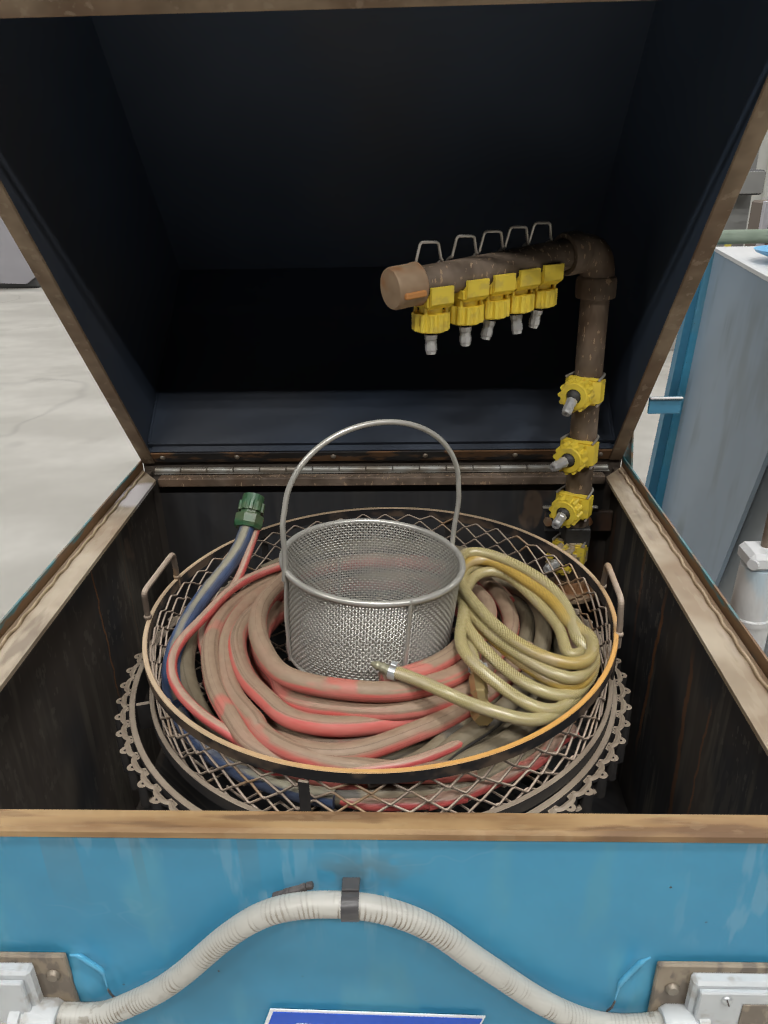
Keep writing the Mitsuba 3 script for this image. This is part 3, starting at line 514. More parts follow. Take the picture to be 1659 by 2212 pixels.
# ------------------------------------------------------------------ hoses
HOSES = {
    'R1': (0.0122, [(-0.124,0.549,0.870), (-0.134,0.480,0.880), (-0.147,0.419,0.890), (-0.147,0.370,0.892), (-0.133,0.315,0.894), (-0.115,0.279,0.893), (-0.099,0.251,0.893), (-0.049,0.234,0.890), (0.005,0.227,0.888), (0.049,0.238,0.880), (0.095,0.268,0.872), (0.127,0.301,0.865), (0.141,0.370,0.858), (0.162,0.420,0.854), (0.170,0.473,0.850), (0.153,0.519,0.849), (0.128,0.554,0.848)]),
    'R0': (0.0118, [(0.022,0.253,0.884), (0.053,0.264,0.883), (0.089,0.287,0.882), (0.116,0.319,0.881), (0.127,0.343,0.880), (0.133,0.399,0.877), (0.121,0.446,0.875)]),
    'R2': (0.012, [(-0.138,0.469,0.850), (-0.149,0.405,0.853), (-0.145,0.360,0.856), (-0.128,0.318,0.858), (-0.100,0.282,0.861), (-0.102,0.252,0.862), (-0.050,0.233,0.861), (0.004,0.226,0.860), (0.058,0.234,0.856), (0.104,0.260,0.852), (0.141,0.290,0.848), (0.164,0.356,0.845), (0.188,0.392,0.843), (0.199,0.432,0.842), (0.200,0.470,0.842), (0.189,0.517,0.842), (0.167,0.568,0.842)]),
    'R3': (0.0122, [(-0.126,0.550,0.845), (-0.165,0.457,0.853), (-0.176,0.407,0.861), (-0.175,0.357,0.863), (-0.157,0.305,0.865), (-0.132,0.261,0.863), (-0.099,0.227,0.862), (-0.103,0.223,0.860), (-0.047,0.205,0.856), (-0.007,0.211,0.851), (0.027,0.225,0.845), (0.067,0.242,0.838)]),
    'R4b': (0.012, [(-0.124,0.584,0.840), (-0.168,0.523,0.846), (-0.195,0.442,0.851), (-0.194,0.382,0.855), (-0.186,0.335,0.857), (-0.171,0.285,0.858), (-0.147,0.239,0.858), (-0.112,0.200,0.856), (-0.129,0.214,0.852), (-0.091,0.179,0.849), (-0.057,0.166,0.845), (-0.023,0.160,0.841), (0.015,0.159,0.835), (0.066,0.162,0.828), (0.126,0.176,0.820)]),
    'R4a': (0.012, [(-0.132,0.594,0.845), (-0.166,0.544,0.848), (-0.198,0.482,0.853), (-0.212,0.411,0.860), (-0.209,0.351,0.861), (-0.194,0.298,0.861), (-0.171,0.245,0.858), (-0.142,0.205,0.853), (-0.142,0.199,0.847), (-0.115,0.179,0.840), (-0.079,0.169,0.830), (-0.042,0.163,0.820), (0.006,0.167,0.810)]),
    'R5': (0.0122, [(-0.174,0.304,0.785), (-0.132,0.258,0.800), (-0.096,0.203,0.835), (-0.058,0.171,0.848), (-0.010,0.171,0.846), (0.040,0.198,0.844), (0.094,0.232,0.842), (0.132,0.266,0.840), (0.159,0.297,0.838), (0.188,0.342,0.838), (0.216,0.383,0.838)]),
    'R6': (0.0118, [(-0.224,0.381,0.785), (-0.184,0.323,0.800), (-0.150,0.275,0.812), (-0.097,0.228,0.822), (-0.050,0.210,0.825), (0.004,0.220,0.825), (0.049,0.230,0.825), (0.094,0.241,0.825), (0.133,0.270,0.825)]),
    'K1': (0.0112, [(0.186,0.568,0.820), (0.213,0.544,0.824), (0.226,0.503,0.827), (0.226,0.453,0.830), (0.215,0.409,0.832), (0.195,0.366,0.832), (0.174,0.328,0.832), (0.150,0.281,0.830), (0.118,0.249,0.827), (0.075,0.191,0.824), (0.006,0.161,0.820)]),
    'K2': (0.0118, [(0.168,0.578,0.825), (0.196,0.562,0.833), (0.226,0.533,0.839), (0.243,0.488,0.843), (0.244,0.432,0.846), (0.232,0.376,0.845), (0.215,0.333,0.841), (0.195,0.297,0.836), (0.166,0.263,0.830), (0.134,0.232,0.827), (0.095,0.201,0.825), (0.080,0.176,0.824), (0.040,0.167,0.824)]),
    'K3': (0.0116, [(0.239,0.542,0.820), (0.260,0.486,0.826), (0.266,0.426,0.828), (0.262,0.373,0.827), (0.248,0.331,0.823), (0.229,0.298,0.819), (0.203,0.263,0.815), (0.177,0.238,0.812), (0.141,0.210,0.812), (0.112,0.196,0.812), (0.083,0.166,0.812)]),
    'B1': (0.0118, [(-0.196,0.589,0.930), (-0.199,0.563,0.915), (-0.208,0.535,0.900), (-0.225,0.502,0.885), (-0.243,0.471,0.872), (-0.255,0.422,0.862), (-0.261,0.386,0.852), (-0.261,0.343,0.845), (-0.252,0.310,0.835), (-0.236,0.282,0.825)]),
    'B2': (0.0112, [(-0.252,0.467,0.835), (-0.251,0.408,0.837), (-0.246,0.357,0.837), (-0.232,0.316,0.834), (-0.214,0.279,0.831), (-0.194,0.252,0.824), (-0.146,0.200,0.814), (-0.100,0.176,0.800)]),
    'T0': (0.0062, [(-0.182,0.610,0.925), (-0.189,0.552,0.905), (-0.198,0.514,0.882), (-0.210,0.481,0.868), (-0.230,0.456,0.852), (-0.239,0.427,0.842), (-0.234,0.396,0.838), (-0.222,0.372,0.830), (-0.215,0.350,0.820)]),
    'T1': (0.0068, [(-0.128,0.577,0.865), (-0.146,0.562,0.868), (-0.176,0.528,0.872), (-0.202,0.486,0.875), (-0.218,0.444,0.875), (-0.231,0.398,0.874), (-0.244,0.362,0.872), (-0.250,0.327,0.868), (-0.243,0.293,0.864), (-0.227,0.264,0.860), (-0.202,0.237,0.856), (-0.171,0.212,0.852), (-0.141,0.195,0.845), (-0.116,0.181,0.825), (-0.085,0.173,0.810), (-0.053,0.164,0.803), (-0.028,0.154,0.800), (-0.002,0.144,0.800), (0.032,0.143,0.800), (0.074,0.146,0.800), (0.117,0.156,0.800)]),
    'T2': (0.0065, [(0.212,0.568,0.840), (0.244,0.533,0.843), (0.261,0.484,0.845), (0.272,0.433,0.845), (0.276,0.392,0.843), (0.273,0.355,0.840)]),
    'T3': (0.006, [(-0.016,0.151,0.840), (0.024,0.155,0.842), (0.057,0.164,0.842), (0.092,0.188,0.836), (0.122,0.220,0.825), (0.147,0.253,0.815)]),
    'T4': (0.0085, [(0.255,0.254,0.810), (0.235,0.243,0.807), (0.200,0.205,0.804), (0.160,0.185,0.801), (0.127,0.166,0.800), (0.074,0.146,0.800)]),
    'CLEAR': (0.0075, [(0.039,0.241,0.905), (0.075,0.226,0.900), (0.110,0.208,0.893), (0.128,0.211,0.882), (0.161,0.203,0.875), (0.195,0.202,0.868), (0.219,0.219,0.862), (0.239,0.240,0.858), (0.257,0.262,0.860), (0.274,0.287,0.866), (0.283,0.313,0.878), (0.266,0.324,0.890), (0.265,0.363,0.897), (0.257,0.406,0.905), (0.236,0.443,0.912), (0.201,0.482,0.916), (0.159,0.512,0.918), (0.134,0.508,0.918), (0.125,0.475,0.917), (0.124,0.430,0.916), (0.140,0.375,0.915), (0.166,0.321,0.912), (0.197,0.282,0.908), (0.230,0.263,0.904), (0.255,0.264,0.900), (0.270,0.279,0.897), (0.282,0.312,0.893), (0.281,0.341,0.893), (0.263,0.352,0.895), (0.252,0.387,0.900), (0.234,0.425,0.903), (0.201,0.474,0.906), (0.170,0.506,0.908), (0.143,0.502,0.908), (0.127,0.472,0.905), (0.124,0.424,0.900), (0.133,0.381,0.900), (0.159,0.326,0.898), (0.191,0.285,0.896), (0.216,0.261,0.893), (0.247,0.250,0.888), (0.262,0.269,0.883), (0.280,0.296,0.880), (0.282,0.323,0.880), (0.252,0.301,0.883), (0.250,0.341,0.886), (0.238,0.394,0.890), (0.214,0.452,0.893), (0.185,0.493,0.895), (0.160,0.493,0.895), (0.142,0.469,0.893), (0.128,0.403,0.902), (0.130,0.381,0.900), (0.146,0.353,0.894), (0.180,0.305,0.885), (0.211,0.269,0.880), (0.238,0.253,0.876), (0.256,0.260,0.872), (0.269,0.278,0.870), (0.284,0.304,0.870), (0.286,0.349,0.873), (0.267,0.413,0.880), (0.239,0.470,0.886), (0.199,0.509,0.892), (0.157,0.513,0.896), (0.127,0.461,0.900), (0.129,0.384,0.902), (0.125,0.352,0.902), (0.138,0.321,0.896), (0.163,0.288,0.883), (0.195,0.252,0.878), (0.222,0.242,0.872), (0.246,0.248,0.867), (0.262,0.267,0.864), (0.283,0.302,0.866), (0.279,0.370,0.866), (0.257,0.451,0.870), (0.222,0.505,0.876), (0.177,0.539,0.884), (0.138,0.495,0.892), (0.128,0.407,0.900), (0.121,0.340,0.904), (0.118,0.292,0.903), (0.137,0.260,0.896), (0.165,0.240,0.882), (0.191,0.219,0.876), (0.217,0.218,0.868), (0.235,0.235,0.862), (0.250,0.256,0.858)]),
    'CLEAR2': (0.0072, [(0.129,0.376,0.892), (0.126,0.351,0.890), (0.131,0.317,0.886), (0.135,0.290,0.882), (0.136,0.266,0.878)]),
    'BARB': (0.005, [(0.010,0.257,0.906), (0.021,0.252,0.905), (0.031,0.246,0.904), (0.040,0.242,0.903)]),
    'BRASS': (0.008, [(0.136,0.272,0.877), (0.137,0.253,0.872), (0.139,0.234,0.868)]),
}
CLEAR_AMBER = [(28, 34), (51, 58), (22, 25)]
def relaxed(P, sigma):
    st = np.linalg.norm(P[1]-P[0]); k = max(int(3*sigma/st), 1); w = np.exp(-.5*(np.arange(-k, k+1)*st/sigma)**2); w /= w.sum()
    Q = np.vstack([2*P[:1]-P[k:0:-1], P, 2*P[-1:]-P[-2:-k-2:-1]])
    return np.stack([np.convolve(Q[:, i], w, 'valid') for i in range(3)], 1)
def hose(key, n=18, step=.005, rad=None, sigma=.022):
    r, P = HOSES[key]; return tube(relaxed(spline(P, step), min(sigma, .012 if r < .01 else sigma)), r, n, upright=True, rad=rad)
def joined(keys, **k):
    ms = [hose(x, **k) for x in keys]
    off = np.cumsum([0]+[u[:, 1].max()+.37 for _, u in ms])
    return cat([m for m, _ in ms]), np.vstack([u+[0, o] for (_, u), o in zip(ms, off)])
def circle_hose(r, z, R, a0, a1, cx=.013, cy=.443, wob=.006, seed=1):
    g = np.random.default_rng(seed); a = np.linspace(math.radians(a0), math.radians(a1), 26)
    return r, [(cx+(R+g.normal(0, wob))*math.cos(t), cy+(R+g.normal(0, wob))*math.sin(t), z+g.normal(0, .0015)) for t in a]
HOSES['L1'] = circle_hose(.0120, .800, .285, 150, 380, seed=3)
HOSES['L2'] = circle_hose(.0120, .805, .235, 100, 420, seed=4)
HOSES['L3'] = circle_hose(.0120, .832, .205, 20, 170, seed=5, wob=.004)
HOSES['L4'] = circle_hose(.0118, .803, .190, 0, 340, seed=6)
HOSES['L5'] = circle_hose(.0115, .803, .262, 20, 160, seed=8)
HOSES['L6'] = circle_hose(.0118, .830, .262, 35, 140, seed=9, wob=.003)
HOSES['L7'] = circle_hose(.0120, .806, .298, 182, 262, seed=10, wob=.002)
HOSES['L8'] = circle_hose(.0118, .845, .150, 0, 350, cx=.0, cy=.40, seed=12, wob=.003)
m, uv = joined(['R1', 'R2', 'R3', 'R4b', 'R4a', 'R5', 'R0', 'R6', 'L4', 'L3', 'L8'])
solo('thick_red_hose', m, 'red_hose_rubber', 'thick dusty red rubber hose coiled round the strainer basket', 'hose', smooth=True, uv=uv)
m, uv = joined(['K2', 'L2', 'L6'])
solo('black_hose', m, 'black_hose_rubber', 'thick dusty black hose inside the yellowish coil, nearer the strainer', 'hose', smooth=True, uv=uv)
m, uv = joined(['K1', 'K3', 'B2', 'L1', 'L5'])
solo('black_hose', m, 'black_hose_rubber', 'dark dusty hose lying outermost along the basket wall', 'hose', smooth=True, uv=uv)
bh = thing('blue_hose', 'blue black hose with the green coupling standing up at the back left', 'hose')
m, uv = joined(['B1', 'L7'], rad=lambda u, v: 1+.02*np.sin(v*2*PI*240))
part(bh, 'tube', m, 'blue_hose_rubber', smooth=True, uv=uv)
b0 = arr(*HOSES['B1'][1][0]); bd = b0-arr(*HOSES['B1'][1][1]); bd /= np.linalg.norm(bd); bd = bd+arr(.05, .0, .35); bd /= np.linalg.norm(bd)
ang = np.linspace(0, 2*PI, 60, endpoint=False); rad = .0195+.0012*np.sign(np.cos(10*ang))
gn = extr(Polygon(np.stack([rad*np.cos(ang), rad*np.sin(ang)], 1)), .015)
ck = part(bh, 'coupling', place(lathe([(.0125, -.010), (.0195, -.010), (.0235, -.004), (.0235, .010), (.0165, .014), (.0165, .018), (0, .018)], 8), b0, tuple(bd)), 'green_plastic', label='green hose coupling')
part(ck, 'collar', place(gn, b0+bd*.0175, tuple(bd)), 'green_plastic')
part(ck, 'end', place(lathe([(0, .0), (.0172, 0), (.0172, .012), (.0135, .012), (.0135, .004), (0, .004)], 24), b0+bd*.0325, tuple(bd)), 'green_plastic')
m, uv = hose('T0', 12); solo('thin_red_hose', m, 'red_thin_rubber', 'thin red hose running up to the green coupling', 'hose', smooth=True, uv=uv)
m, uv = joined(['T1', 'T4'], n=12); solo('thin_red_hose', m, 'red_thin_rubber', 'thin red hose looping round the left and front of the basket', 'hose', smooth=True, uv=uv)
m, uv = hose('T3', 12); solo('thin_red_hose', m, 'red_thin_rubber', 'short stretch of thin pinkish hose just inside the front of the basket rim', 'hose', smooth=True, uv=uv)
m, uv = hose('T2', 12); solo('thin_red_hose', m, 'red_thin_rubber', 'thin bright red hose seen under the yellowish coil', 'hose', smooth=True, uv=uv)
ch = thing('clear_braided_hose', 'yellowed clear braided hose coiled at the right with metal end fittings', 'hose')
m, uv = joined(['CLEAR', 'CLEAR2'], n=20, step=.003)
ck_ = np.array(HOSES['CLEAR'][1]); cl_ = np.concatenate([[0], np.cumsum(np.linalg.norm(np.diff(ck_, axis=0), axis=1))])
cl_ *= (np.linalg.norm(np.diff(relaxed(spline(ck_, .003), .012), axis=0), axis=1).sum())/cl_[-1]
AMBER_RUNS = [(float(cl_[i0]), float(cl_[i1]), k_) for (i0, i1), k_ in zip(CLEAR_AMBER, (1., 1., .75))]
part(ch, 'tube', m, 'clear_braided', smooth=True, uv=uv)
bp = spline(HOSES['BARB'][1], .002); s = np.linspace(0, 1, len(bp))
part(ch, 'barb_fitting', tube(bp, np.interp(s, [0, .12, .3, .31, .5, .52, .72, .74, 1], [.0022, .004, .0062, .0046, .0062, .0048, .0066, .0055, .0078]), 14)[0], 'dull_brass', smooth=40, label='pointed barbed hose fitting')
d = bp[-1]-bp[-4]; d /= np.linalg.norm(d)
part(ch, 'hose_clip', cat([place(lathe([(.0078, -.0045), (.0094, -.0045), (.0094, .0045), (.0078, .0045)], 20), bp[-1]-d*.004, tuple(d)), place(bx(-.004, .004, .0085, .0135, -.004, .004, .001), bp[-1]-d*.004, tuple(d))]), 'zinc')
q = np.array(HOSES['BRASS'][1]); d = q[1]-q[0]; d /= np.linalg.norm(d)
bf = part(ch, 'brass_fitting', place(lathe([(0, 0), (.0095, 0), (.0105, .004), (.0105, .026), (.0085, .028), (.0085, .040), (.0115, .042), (.0132, .045), (.0132, .049), (.0115, .051), (.0132, .054), (.0132, .060), (.0105, .064), (0, .064)], 6), q[0], tuple(d)), 'brass', label='brass swivel fitting under the coil')
part(bf, 'nut', place(lathe([(.0100, 0), (.0140, .001), (.0146, .005), (.0140, .009), (.0100, .010)], 20), q[0]+d*.046, tuple(d)), 'brass', smooth=30)
p2 = np.array(HOSES['CLEAR2'][1]); d = p2[-1]-p2[-2]; d /= np.linalg.norm(d)
part(ch, 'hose_clip', cat([place(lathe([(.0080, -.0045), (.0096, -.0045), (.0096, .0045), (.0080, .0045)], 20), p2[-1]-d*.018, tuple(d)), place(bx(.0082, .0140, -.004, .004, -.004, .004, .001), p2[-1]-d*.018, tuple(d))]), 'zinc')

# ------------------------------------------------------------------ strainer basket
sb = thing('strainer_basket', 'stainless steel woven mesh strainer basket with a hoop handle', 'strainer')
SR, SH = .118, .128; az = arr(.0751, .0277, 1); az /= np.linalg.norm(az); ax_ = arr(1, 0, -.0751); ax_ /= np.linalg.norm(ax_); ay_ = np.cross(az, ax_)
SM = np.eye(4); SM[:3, 0], SM[:3, 1], SM[:3, 2], SM[:3, 3] = ax_, ay_, az, arr(.0079, .387, .975)
def strained(m): m = m.copy(); m.apply_transform(SM); return m
def sr(z): return SR-.0045+.035*np.clip(z, -1, 0)*1.0*0+(-.006)*(-z/SH)
nv, nh = 184, 32; wr = .00104
pz = SH/nh; ms = []
zs = -np.arange(nh*2+1)*pz/2
for k in range(nv):
    a = 2*PI*k/nv; sg = 1 if k % 2 else -1
    r_ = sr(zs)+sg*wr*.9*np.cos(PI*np.arange(nh*2+1)/2); ms.append((r_*math.cos(a), r_*math.sin(a), zs))
def many_tubes(paths, r, n=5, closed=False):
    out = []
    for P in paths: out.append(tube(P, r, n, closed, caps=False)[0])
    return cat(out)
vert_w = many_tubes([np.stack(c, 1) for c in ms], wr, 5)
aa = np.linspace(0, 2*PI, nv*2, endpoint=False); hp = []
for k in range(nh):
    z = -(k+.5)*pz*1.0; sg = 1 if k % 2 else -1
    r_ = sr(np.full_like(aa, z))-sg*wr*.9*np.cos(aa*nv/2+0)*1.0; hp.append(np.stack([r_*np.cos(aa), r_*np.sin(aa), np.full_like(aa, z)], 1))
hor_w = many_tubes(hp, wr, 5, True)
part(sb, 'woven_mesh', strained(cat([vert_w, hor_w])), 'stainless_wire', smooth=True, kind='stuff')
fl = []
for k in np.arange(-.108, .1081, .0034):
    x = math.sqrt(max(.109**2-k*k, 1e-6)); fl.append(np.array([(-x, k, -SH), (x, k, -SH)])); fl.append(np.array([(k, -x, -SH-.001), (k, x, -SH-.001)]))
part(sb, 'mesh_floor', strained(many_tubes(fl, wr, 4)), 'stainless_wire', kind='stuff')
aa = np.linspace(0, 2*PI, 120, endpoint=False)
part(sb, 'rim', strained(wire(np.stack([SR*np.cos(aa)*.985, SR*np.sin(aa)*.985, aa*0+.0005], 1), .0040, 12, True)), 'stainless', smooth=True)
part(sb, 'base_ring', strained(wire(np.stack([(SR-.010)*np.cos(aa), (SR-.010)*np.sin(aa), aa*0-SH], 1), .0028, 8, True)), 'stainless', smooth=True)
for a in (28.5, 115, 207.3, 294.5):
    a = math.radians(a); c, s = math.cos(a), math.sin(a); k = 1 if abs(a-math.radians(294.5)) > .1 else 1
    part(sb, 'rib', strained(wire([(c*(SR-.0005), s*(SR-.0005), .004), (c*(SR-.001), s*(SR-.001), -.06), (c*(SR-.007), s*(SR-.007), -SH)], .0026, 8)), 'stainless', smooth=50)
ha = math.radians(207.3); e = arr(math.cos(ha), math.sin(ha), 0); HRr = .117
P = [e*.1195+arr(0, 0, -.010), e*.1195+arr(0, 0, .03), e*.122+arr(0, 0, .065)]
for t in np.linspace(.02*PI, .98*PI, 22): P.append(e*.120*math.cos(t)+arr(0, 0, .075+.108*math.sin(t)**.9))
P += [-e*.122+arr(0, 0, .065), -e*.1195+arr(0, 0, .03), -e*.1195+arr(0, 0, -.010)]
part(sb, 'handle', strained(wire(spline(P, .006), .0034, 12)), 'stainless', smooth=True, label='tall round wire hoop handle')

# ------------------------------------------------------------------ front of the cabinet: conduit, strap, boxes, placard
con = [(-0.354, 0.681), (-0.323, 0.683), (-0.288, 0.687), (-0.253, 0.688), (-0.218, 0.705), (-0.183, 0.73), (-0.149, 0.764), (-0.12, 0.797), (-0.089, 0.826), (-0.063, 0.841), (-0.032, 0.848), (0.001, 0.848), (0.031, 0.842), (0.072, 0.82), (0.104, 0.789), (0.137, 0.757), (0.171, 0.725), (0.205, 0.7), (0.24, 0.685), (0.278, 0.684), (0.307, 0.692), (0.337, 0.698)]
m, uv = tube(spline([(x, -.019, z) for x, z in con], .0022), .0112, 24, upright=True, rad=lambda u, v: 1+.010*np.sin(v*2*PI*215))
solo('conduit', m, 'conduit_jacket', 'white flexible cable conduit arching across the blue front panel', 'conduit', smooth=True, uv=uv)
cs = thing('conduit_strap', 'dark plastic strap holding the conduit at its highest point', 'strap')
a = np.linspace(-.5*PI, .5*PI, 17); prof = [(-.0005, .0128)]+[(-.019-.0130*math.cos(t), .0130*math.sin(t)) for t in a[::-1]]+[(-.0005, -.0128)]
pin = [(-.0004, .0117)]+[(-.019-.0117*math.cos(t), .0117*math.sin(t)) for t in a[::-1]]+[(-.0004, -.0117)]
band = Polygon(prof).difference(Polygon(pin))
sp = extr(band, .0155); sp.apply_transform(np.array([[0, 0, 1, -.0055], [1, 0, 0, 0], [0, 1, 0, 0.8478], [0, 0, 0, 1.0]]))
part(cs, 'band', sp, 'strap_plastic', smooth=35)
part(cs, 'tab', bx(-.0055, .0100, -.016, -.0032, 0.8478+.0132, 0.8478+.0165, .001), 'strap_plastic')
def switch_box(x0, x1, zt, zb, s, name, label, screw=None, namep=None):
    t = thing(name, label, 'electrical box')
    part(t, 'gasket', bx(min(x0, x1)-(.0 if s < 0 else .030), max(x0, x1)+(.030 if s < 0 else 0), -.0085, -.0028, zb, zt+.004, .002), 'box_gasket', label='dirty brown backing plate')
    part(t, 'body', bx(x0, x1, -.022, -.009, zb, zt-.001, .003), 'grey_box_paint')
    return t
lb = switch_box(-.42, -.3065, .754, .60, -1, 'switch_box', 'grey metal box at the left end of the conduit')
part(lb, 'cover', bx(-.42, -.312, -.028, -.0225, .60, .746, .003), 'grey_box_paint')
part(lb, 'bolt', place(lathe([(0, .005), (.005, .0045), (.0068, .002), (.007, 0), (0, 0)], 16), (-.2915, -.0088, .733), (0, -1, 0)), 'bolt_metal', smooth=40)
def connector(t, x0, x1, z, s):
    z -= .0; d = (s, 0, 0); L = abs(x1-x0)
    part(t, 'connector', place(lathe([(0, 0), (.0205, 0), (.0205, .010), (.0165, .011), (.0165, .0125), (.0195, .014), (.0195, L-.006), (.0160, L), (.0115, L), (.0115, L-.004)], 28), (x0, -.0240, z), d), 'grey_box_paint', smooth=32, label='grey conduit connector')
connector(lb, -.332, -.2885, 0.6856, 1)
rb = switch_box(.3155, .44, .754, .60, 1, 'switch_box', 'grey metal box at the right end of the conduit, with a slotted screw')
cv = part(rb, 'cover', bx(.3195, .44, -.028, -.0225, .60, .7485, .0035), 'grey_box_paint')
scn = lathe([(0, .0032), (.003, .003), (.0048, .0015), (.0052, 0), (0, 0)], 20)
part(cv, 'screw', place(scn, (0.3439, -.0282, 0.7399), (0, -1, 0)), 'zinc', smooth=40)
m = bx(-.0006, .0006, -.0005, .0004, -.0047, .0047); m.apply_transform(trimesh.transformations.rotation_matrix(-.35, [0, 1, 0])); m.apply_translation([0.3439, -.0314, 0.7399]); part(cv, 'screw_slot', m, 'dark_caulk')
part(cv, 'nameplate', bx(0.3593, .40, -.0295, -.0281, .650, 0.7344, .0005), 'box_gasket', label='worn metal nameplate')
part(rb, 'bolt', place(lathe([(0, .005), (.005, .0045), (.0068, .002), (.007, 0), (0, 0)], 16), (.3020, -.0088, .727), (0, -1, 0)), 'bolt_metal', smooth=40)
connector(rb, .3335, .293, 0.6914, -1)
sg = thing('placard', 'blue placard with a white border at the bottom of the front panel', 'sign')
def para(x0, x1, zt, zb, sl): return [(x0, zt), (x1, zt), (x1-(zt-zb)*sl, zb), (x0-(zt-zb)*sl, zb)]
def sheet(P, y, t):
    m = extr(Polygon(P), t); m.apply_transform(np.array([[1, 0, 0, 0], [0, 0, -1, y], [0, 1, 0, 0], [0, 0, 0, 1.0]])); m.apply_transform(trimesh.transformations.rotation_matrix(.027, [0, 1, 0], [-.085, 0, .678])); return m
part(sg, 'border', sheet(para(-.0855, .1285, .6785, .53, .30), -.0040, .0012), 'sign_white')
part(sg, 'face', sheet(para(-.0825, .1255, .6755, .533, .30), -.0054, .0005), 'sign_blue')
for x0, x1 in ((-.060, -.033), (-.024, .0095)):
    part(sg, 'lettering', sheet(para(x0, x1, .6592, .6455, .30), -.0061, .0004), 'sign_white')

# ------------------------------------------------------------------ behind, right: painted machine, cylinder, wall clutter
mh = thing('machine_housing', 'large grey blue sheet metal machine housing right of the open lid', 'machine')
a, b, c, d_ = arr(.9895, 2.0, 1.16), arr(.775, .62, 1.16), arr(.93, 2.0, .10), arr(.69, .62, .10)
nrm = np.cross(b-a, c-a); nrm /= np.linalg.norm(nrm); nrm *= -np.sign(nrm[0])*-1
if nrm[0] < 0: nrm = -nrm
fa, fb = arr(.851, 1.189, .941), arr(.828, 1.325, .148)
b0 = a+(b-a)*.72
part(mh, 'side_panel', plate([a, c, fb, fa, b0], .010, nrm), 'machine_grey_blue')
part(mh, 'fold_panel', plate([fa+nrm*.001, fb+nrm*.001, arr(.98, .80, .05), arr(1.02, .80, .93)], .010, (1, .3, 0)), 'fold_grey')
part(mh, 'top_plate', trimesh.convex.convex_hull(np.array([a+(-.004, .01, .002), b+(-.004, -.01, .002), b+(.9, 0, .002), a+(.9, .01, .002), a+(-.004, .01, .012), b+(-.004, -.01, .012), b+(.9, 0, .012), a+(.9, .01, .012)])), 'machine_white')
part(mh, 'back_post', trimesh.convex.convex_hull(np.array([c+o for o in (arr(-.060, .03, -.1), arr(.06, .03, -.1), arr(.06, .07, -.1), arr(-.060, .07, -.1))]+[a+o for o in (arr(-.035, .03, 0), arr(.06, .03, 0), arr(.06, .07, 0), arr(-.035, .07, 0))])), 'post_blue', label='blue upright post at the back edge of the housing')
part(mh, 'post_flange', trimesh.convex.convex_hull(np.array([c+o for o in (arr(-.028, .018, -.1), arr(.03, .018, -.1), arr(.03, .028, -.1), arr(-.028, .028, -.1))]+[a+o for o in (arr(-.012, .018, 0), arr(.03, .018, 0), arr(.03, .028, 0), arr(-.012, .028, 0))])), 'blue_paint')
dish = lathe([(0, .0), (.05, 0), (.105, .022), (.112, .030), (.104, .028), (.05, .008), (0, .008)], 40)
solo('blue_tray', place(dish, (1.065, 1.62, 1.176)), 'bright_blue', 'shallow bright blue tray on top of the grey blue housing', 'tray', smooth=35)
cu, cuv = tube(spline([(.98, 2.07, 1.193), (1.15, 2.06, 1.196), (1.35, 2.05, 1.193), (1.6, 2.05, 1.194)], .02), .021, 18, rad=lambda u, v: 1+.06*np.sin(v*17+u*5))
solo('felt_roll', cu, 'felt_green', 'green grey padded roll lying behind the housing top', 'roll', smooth=True)
cy = thing('air_cylinder', 'dusty white lift cylinder standing beside the cabinet', 'cylinder')
CO = arr(.575, .53, 0)
part(cy, 'barrel', place(lathe([(0, .5), (.030, .5), (.030, .79), (.0325, .792), (.0325, .801), (.0295, .803), (.0275, .885), (0, .885)], 36), CO), 'cylinder_paint', smooth=30)
part(cy, 'head', cat([bx(CO[0]-.027, CO[0]+.027, CO[1]-.027, CO[1]+.027, .886, .914, .007), place(trimesh.creation.cylinder(.008, .006, sections=16), CO+(-.022, -.024, .899), (-.7, -.7, 0))]), 'machine_white')
part(cy, 'rod', place(trimesh.creation.cylinder(.0065, .32, sections=16), CO+(.004, .004, 1.07)), 'rod_rust', smooth=40)
wl = thing('wall', 'pale ribbed workshop wall far behind the machine at the right', 'wall')
part(wl, 'panel', bx(1.2, 5.0, 7.0, 7.1, 0, 3.2), 'wall_panel')
for k in range(9): part(wl, 'rib', bx(1.3+k*.38, 1.35+k*.38, 6.965, 6.999, 0, 3.2, .008), 'wall_panel')
st = thing('steel_column', 'grey steel column in front of the pale wall', 'column')
part(st, 'web', bx(2.27, 2.29, 5.2, 5.4, 0, 3), 'dull_grey'); part(st, 'flange', bx(2.19, 2.37, 5.18, 5.199, 0, 3, .003), 'dull_grey')
cb = thing('control_box', 'dark grey control box on the steel column', 'control box')
part(cb, 'case', bx(2.175, 2.36, 4.98, 5.17, 1.16, 1.31, .015), 'dark_grey'); part(cb, 'door', bx(2.185, 2.35, 4.972, 4.979, 1.17, 1.30, .002), 'dull_grey')
fr = thing('cart', 'brown box cart with a pale metal edge under the control box', 'cart')
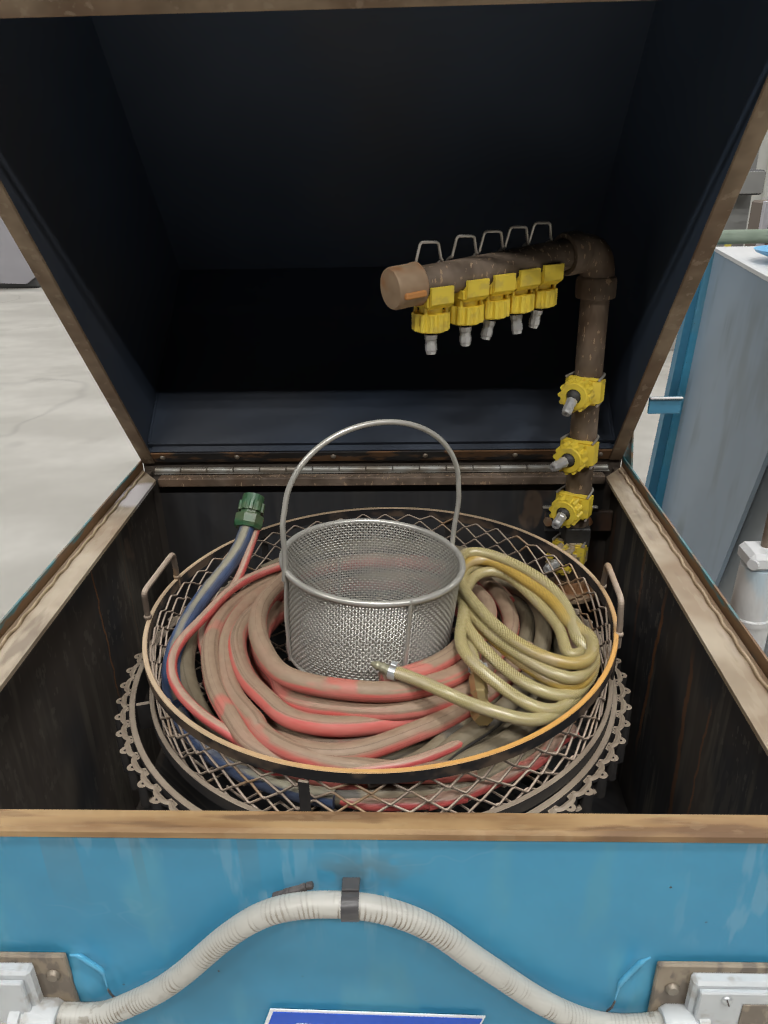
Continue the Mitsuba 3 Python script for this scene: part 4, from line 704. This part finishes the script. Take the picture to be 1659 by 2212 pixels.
part(fr, 'box', bx(2.26, 3.0, 4.6, 4.9, .1, 1.135, .01), 'brown_box'); part(fr, 'edge', bx(2.215, 2.255, 4.58, 4.62, .1, 1.145, .004), 'pale_grey_shell'); part(fr, 'edge', bx(2.256, 3.0, 4.58, 4.599, 1.10, 1.145, .004), 'dark_grey')
solo('cable', wire(spline([(2.42, 4.55, 1.14), (2.34, 4.54, 1.06), (2.27, 4.53, .95), (2.25, 4.52, .75)], .02), .008, 8), 'pale_grey_shell', 'pale cable hanging down in front of the brown cart', 'cable', smooth=True)
solo('yellow_tag', bx(2.02, 2.06, 4.6, 4.61, .87, .98, .002), 'yellow_tag', 'small yellow tag beside the lid edge', 'tag')
lw = thing('storage_crate', 'beige crate with a dark slot low by the pale wall', 'crate')
part(lw, 'box', bx(2.0, 2.26, 5.6, 5.9, 0, .96, .01), 'wall_panel'); part(lw, 'slot', bx(2.08, 2.17, 5.592, 5.599, .90, .925), 'dark_grey')

# ------------------------------------------------------------------ behind, left: pale machine on the floor
sw_ = thing('floor_machine', 'pale grey rounded machine shell standing on the floor at the far left', 'machine')
P = Polygon([(-5.6, .14), (-4.75, .10), (-4.60, .20), (-4.57, .36), (-4.62, .85), (-4.72, 1.25), (-5.6, 1.3)]).buffer(.04)
m = extr(P, .9); m.apply_transform(np.array([[1, 0, 0, 0], [0, 0, 1, 9.32], [0, 1, 0, 0], [0, 0, 0, 1.0]])); part(sw_, 'shell', m, 'pale_grey_shell')
P = Polygon([(-4.70, .10), (-4.40, .16), (-4.42, .50), (-4.56, 1.0), (-4.75, 1.1)]).buffer(.03)
m = extr(P, .8); m.apply_transform(np.array([[1, 0, 0, 0], [0, 0, 1, 9.6], [0, 1, 0, 0], [0, 0, 0, 1.0]])); part(sw_, 'side_shell', m, 'pale_grey_shell')
part(sw_, 'skirt', bx(-5.6, -4.60, 9.36, 10.1, .002, .13, .03), 'dark_grey')
part(sw_, 'skirt', bx(-4.72, -4.38, 9.62, 10.3, .03, .16, .03), 'dark_grey')
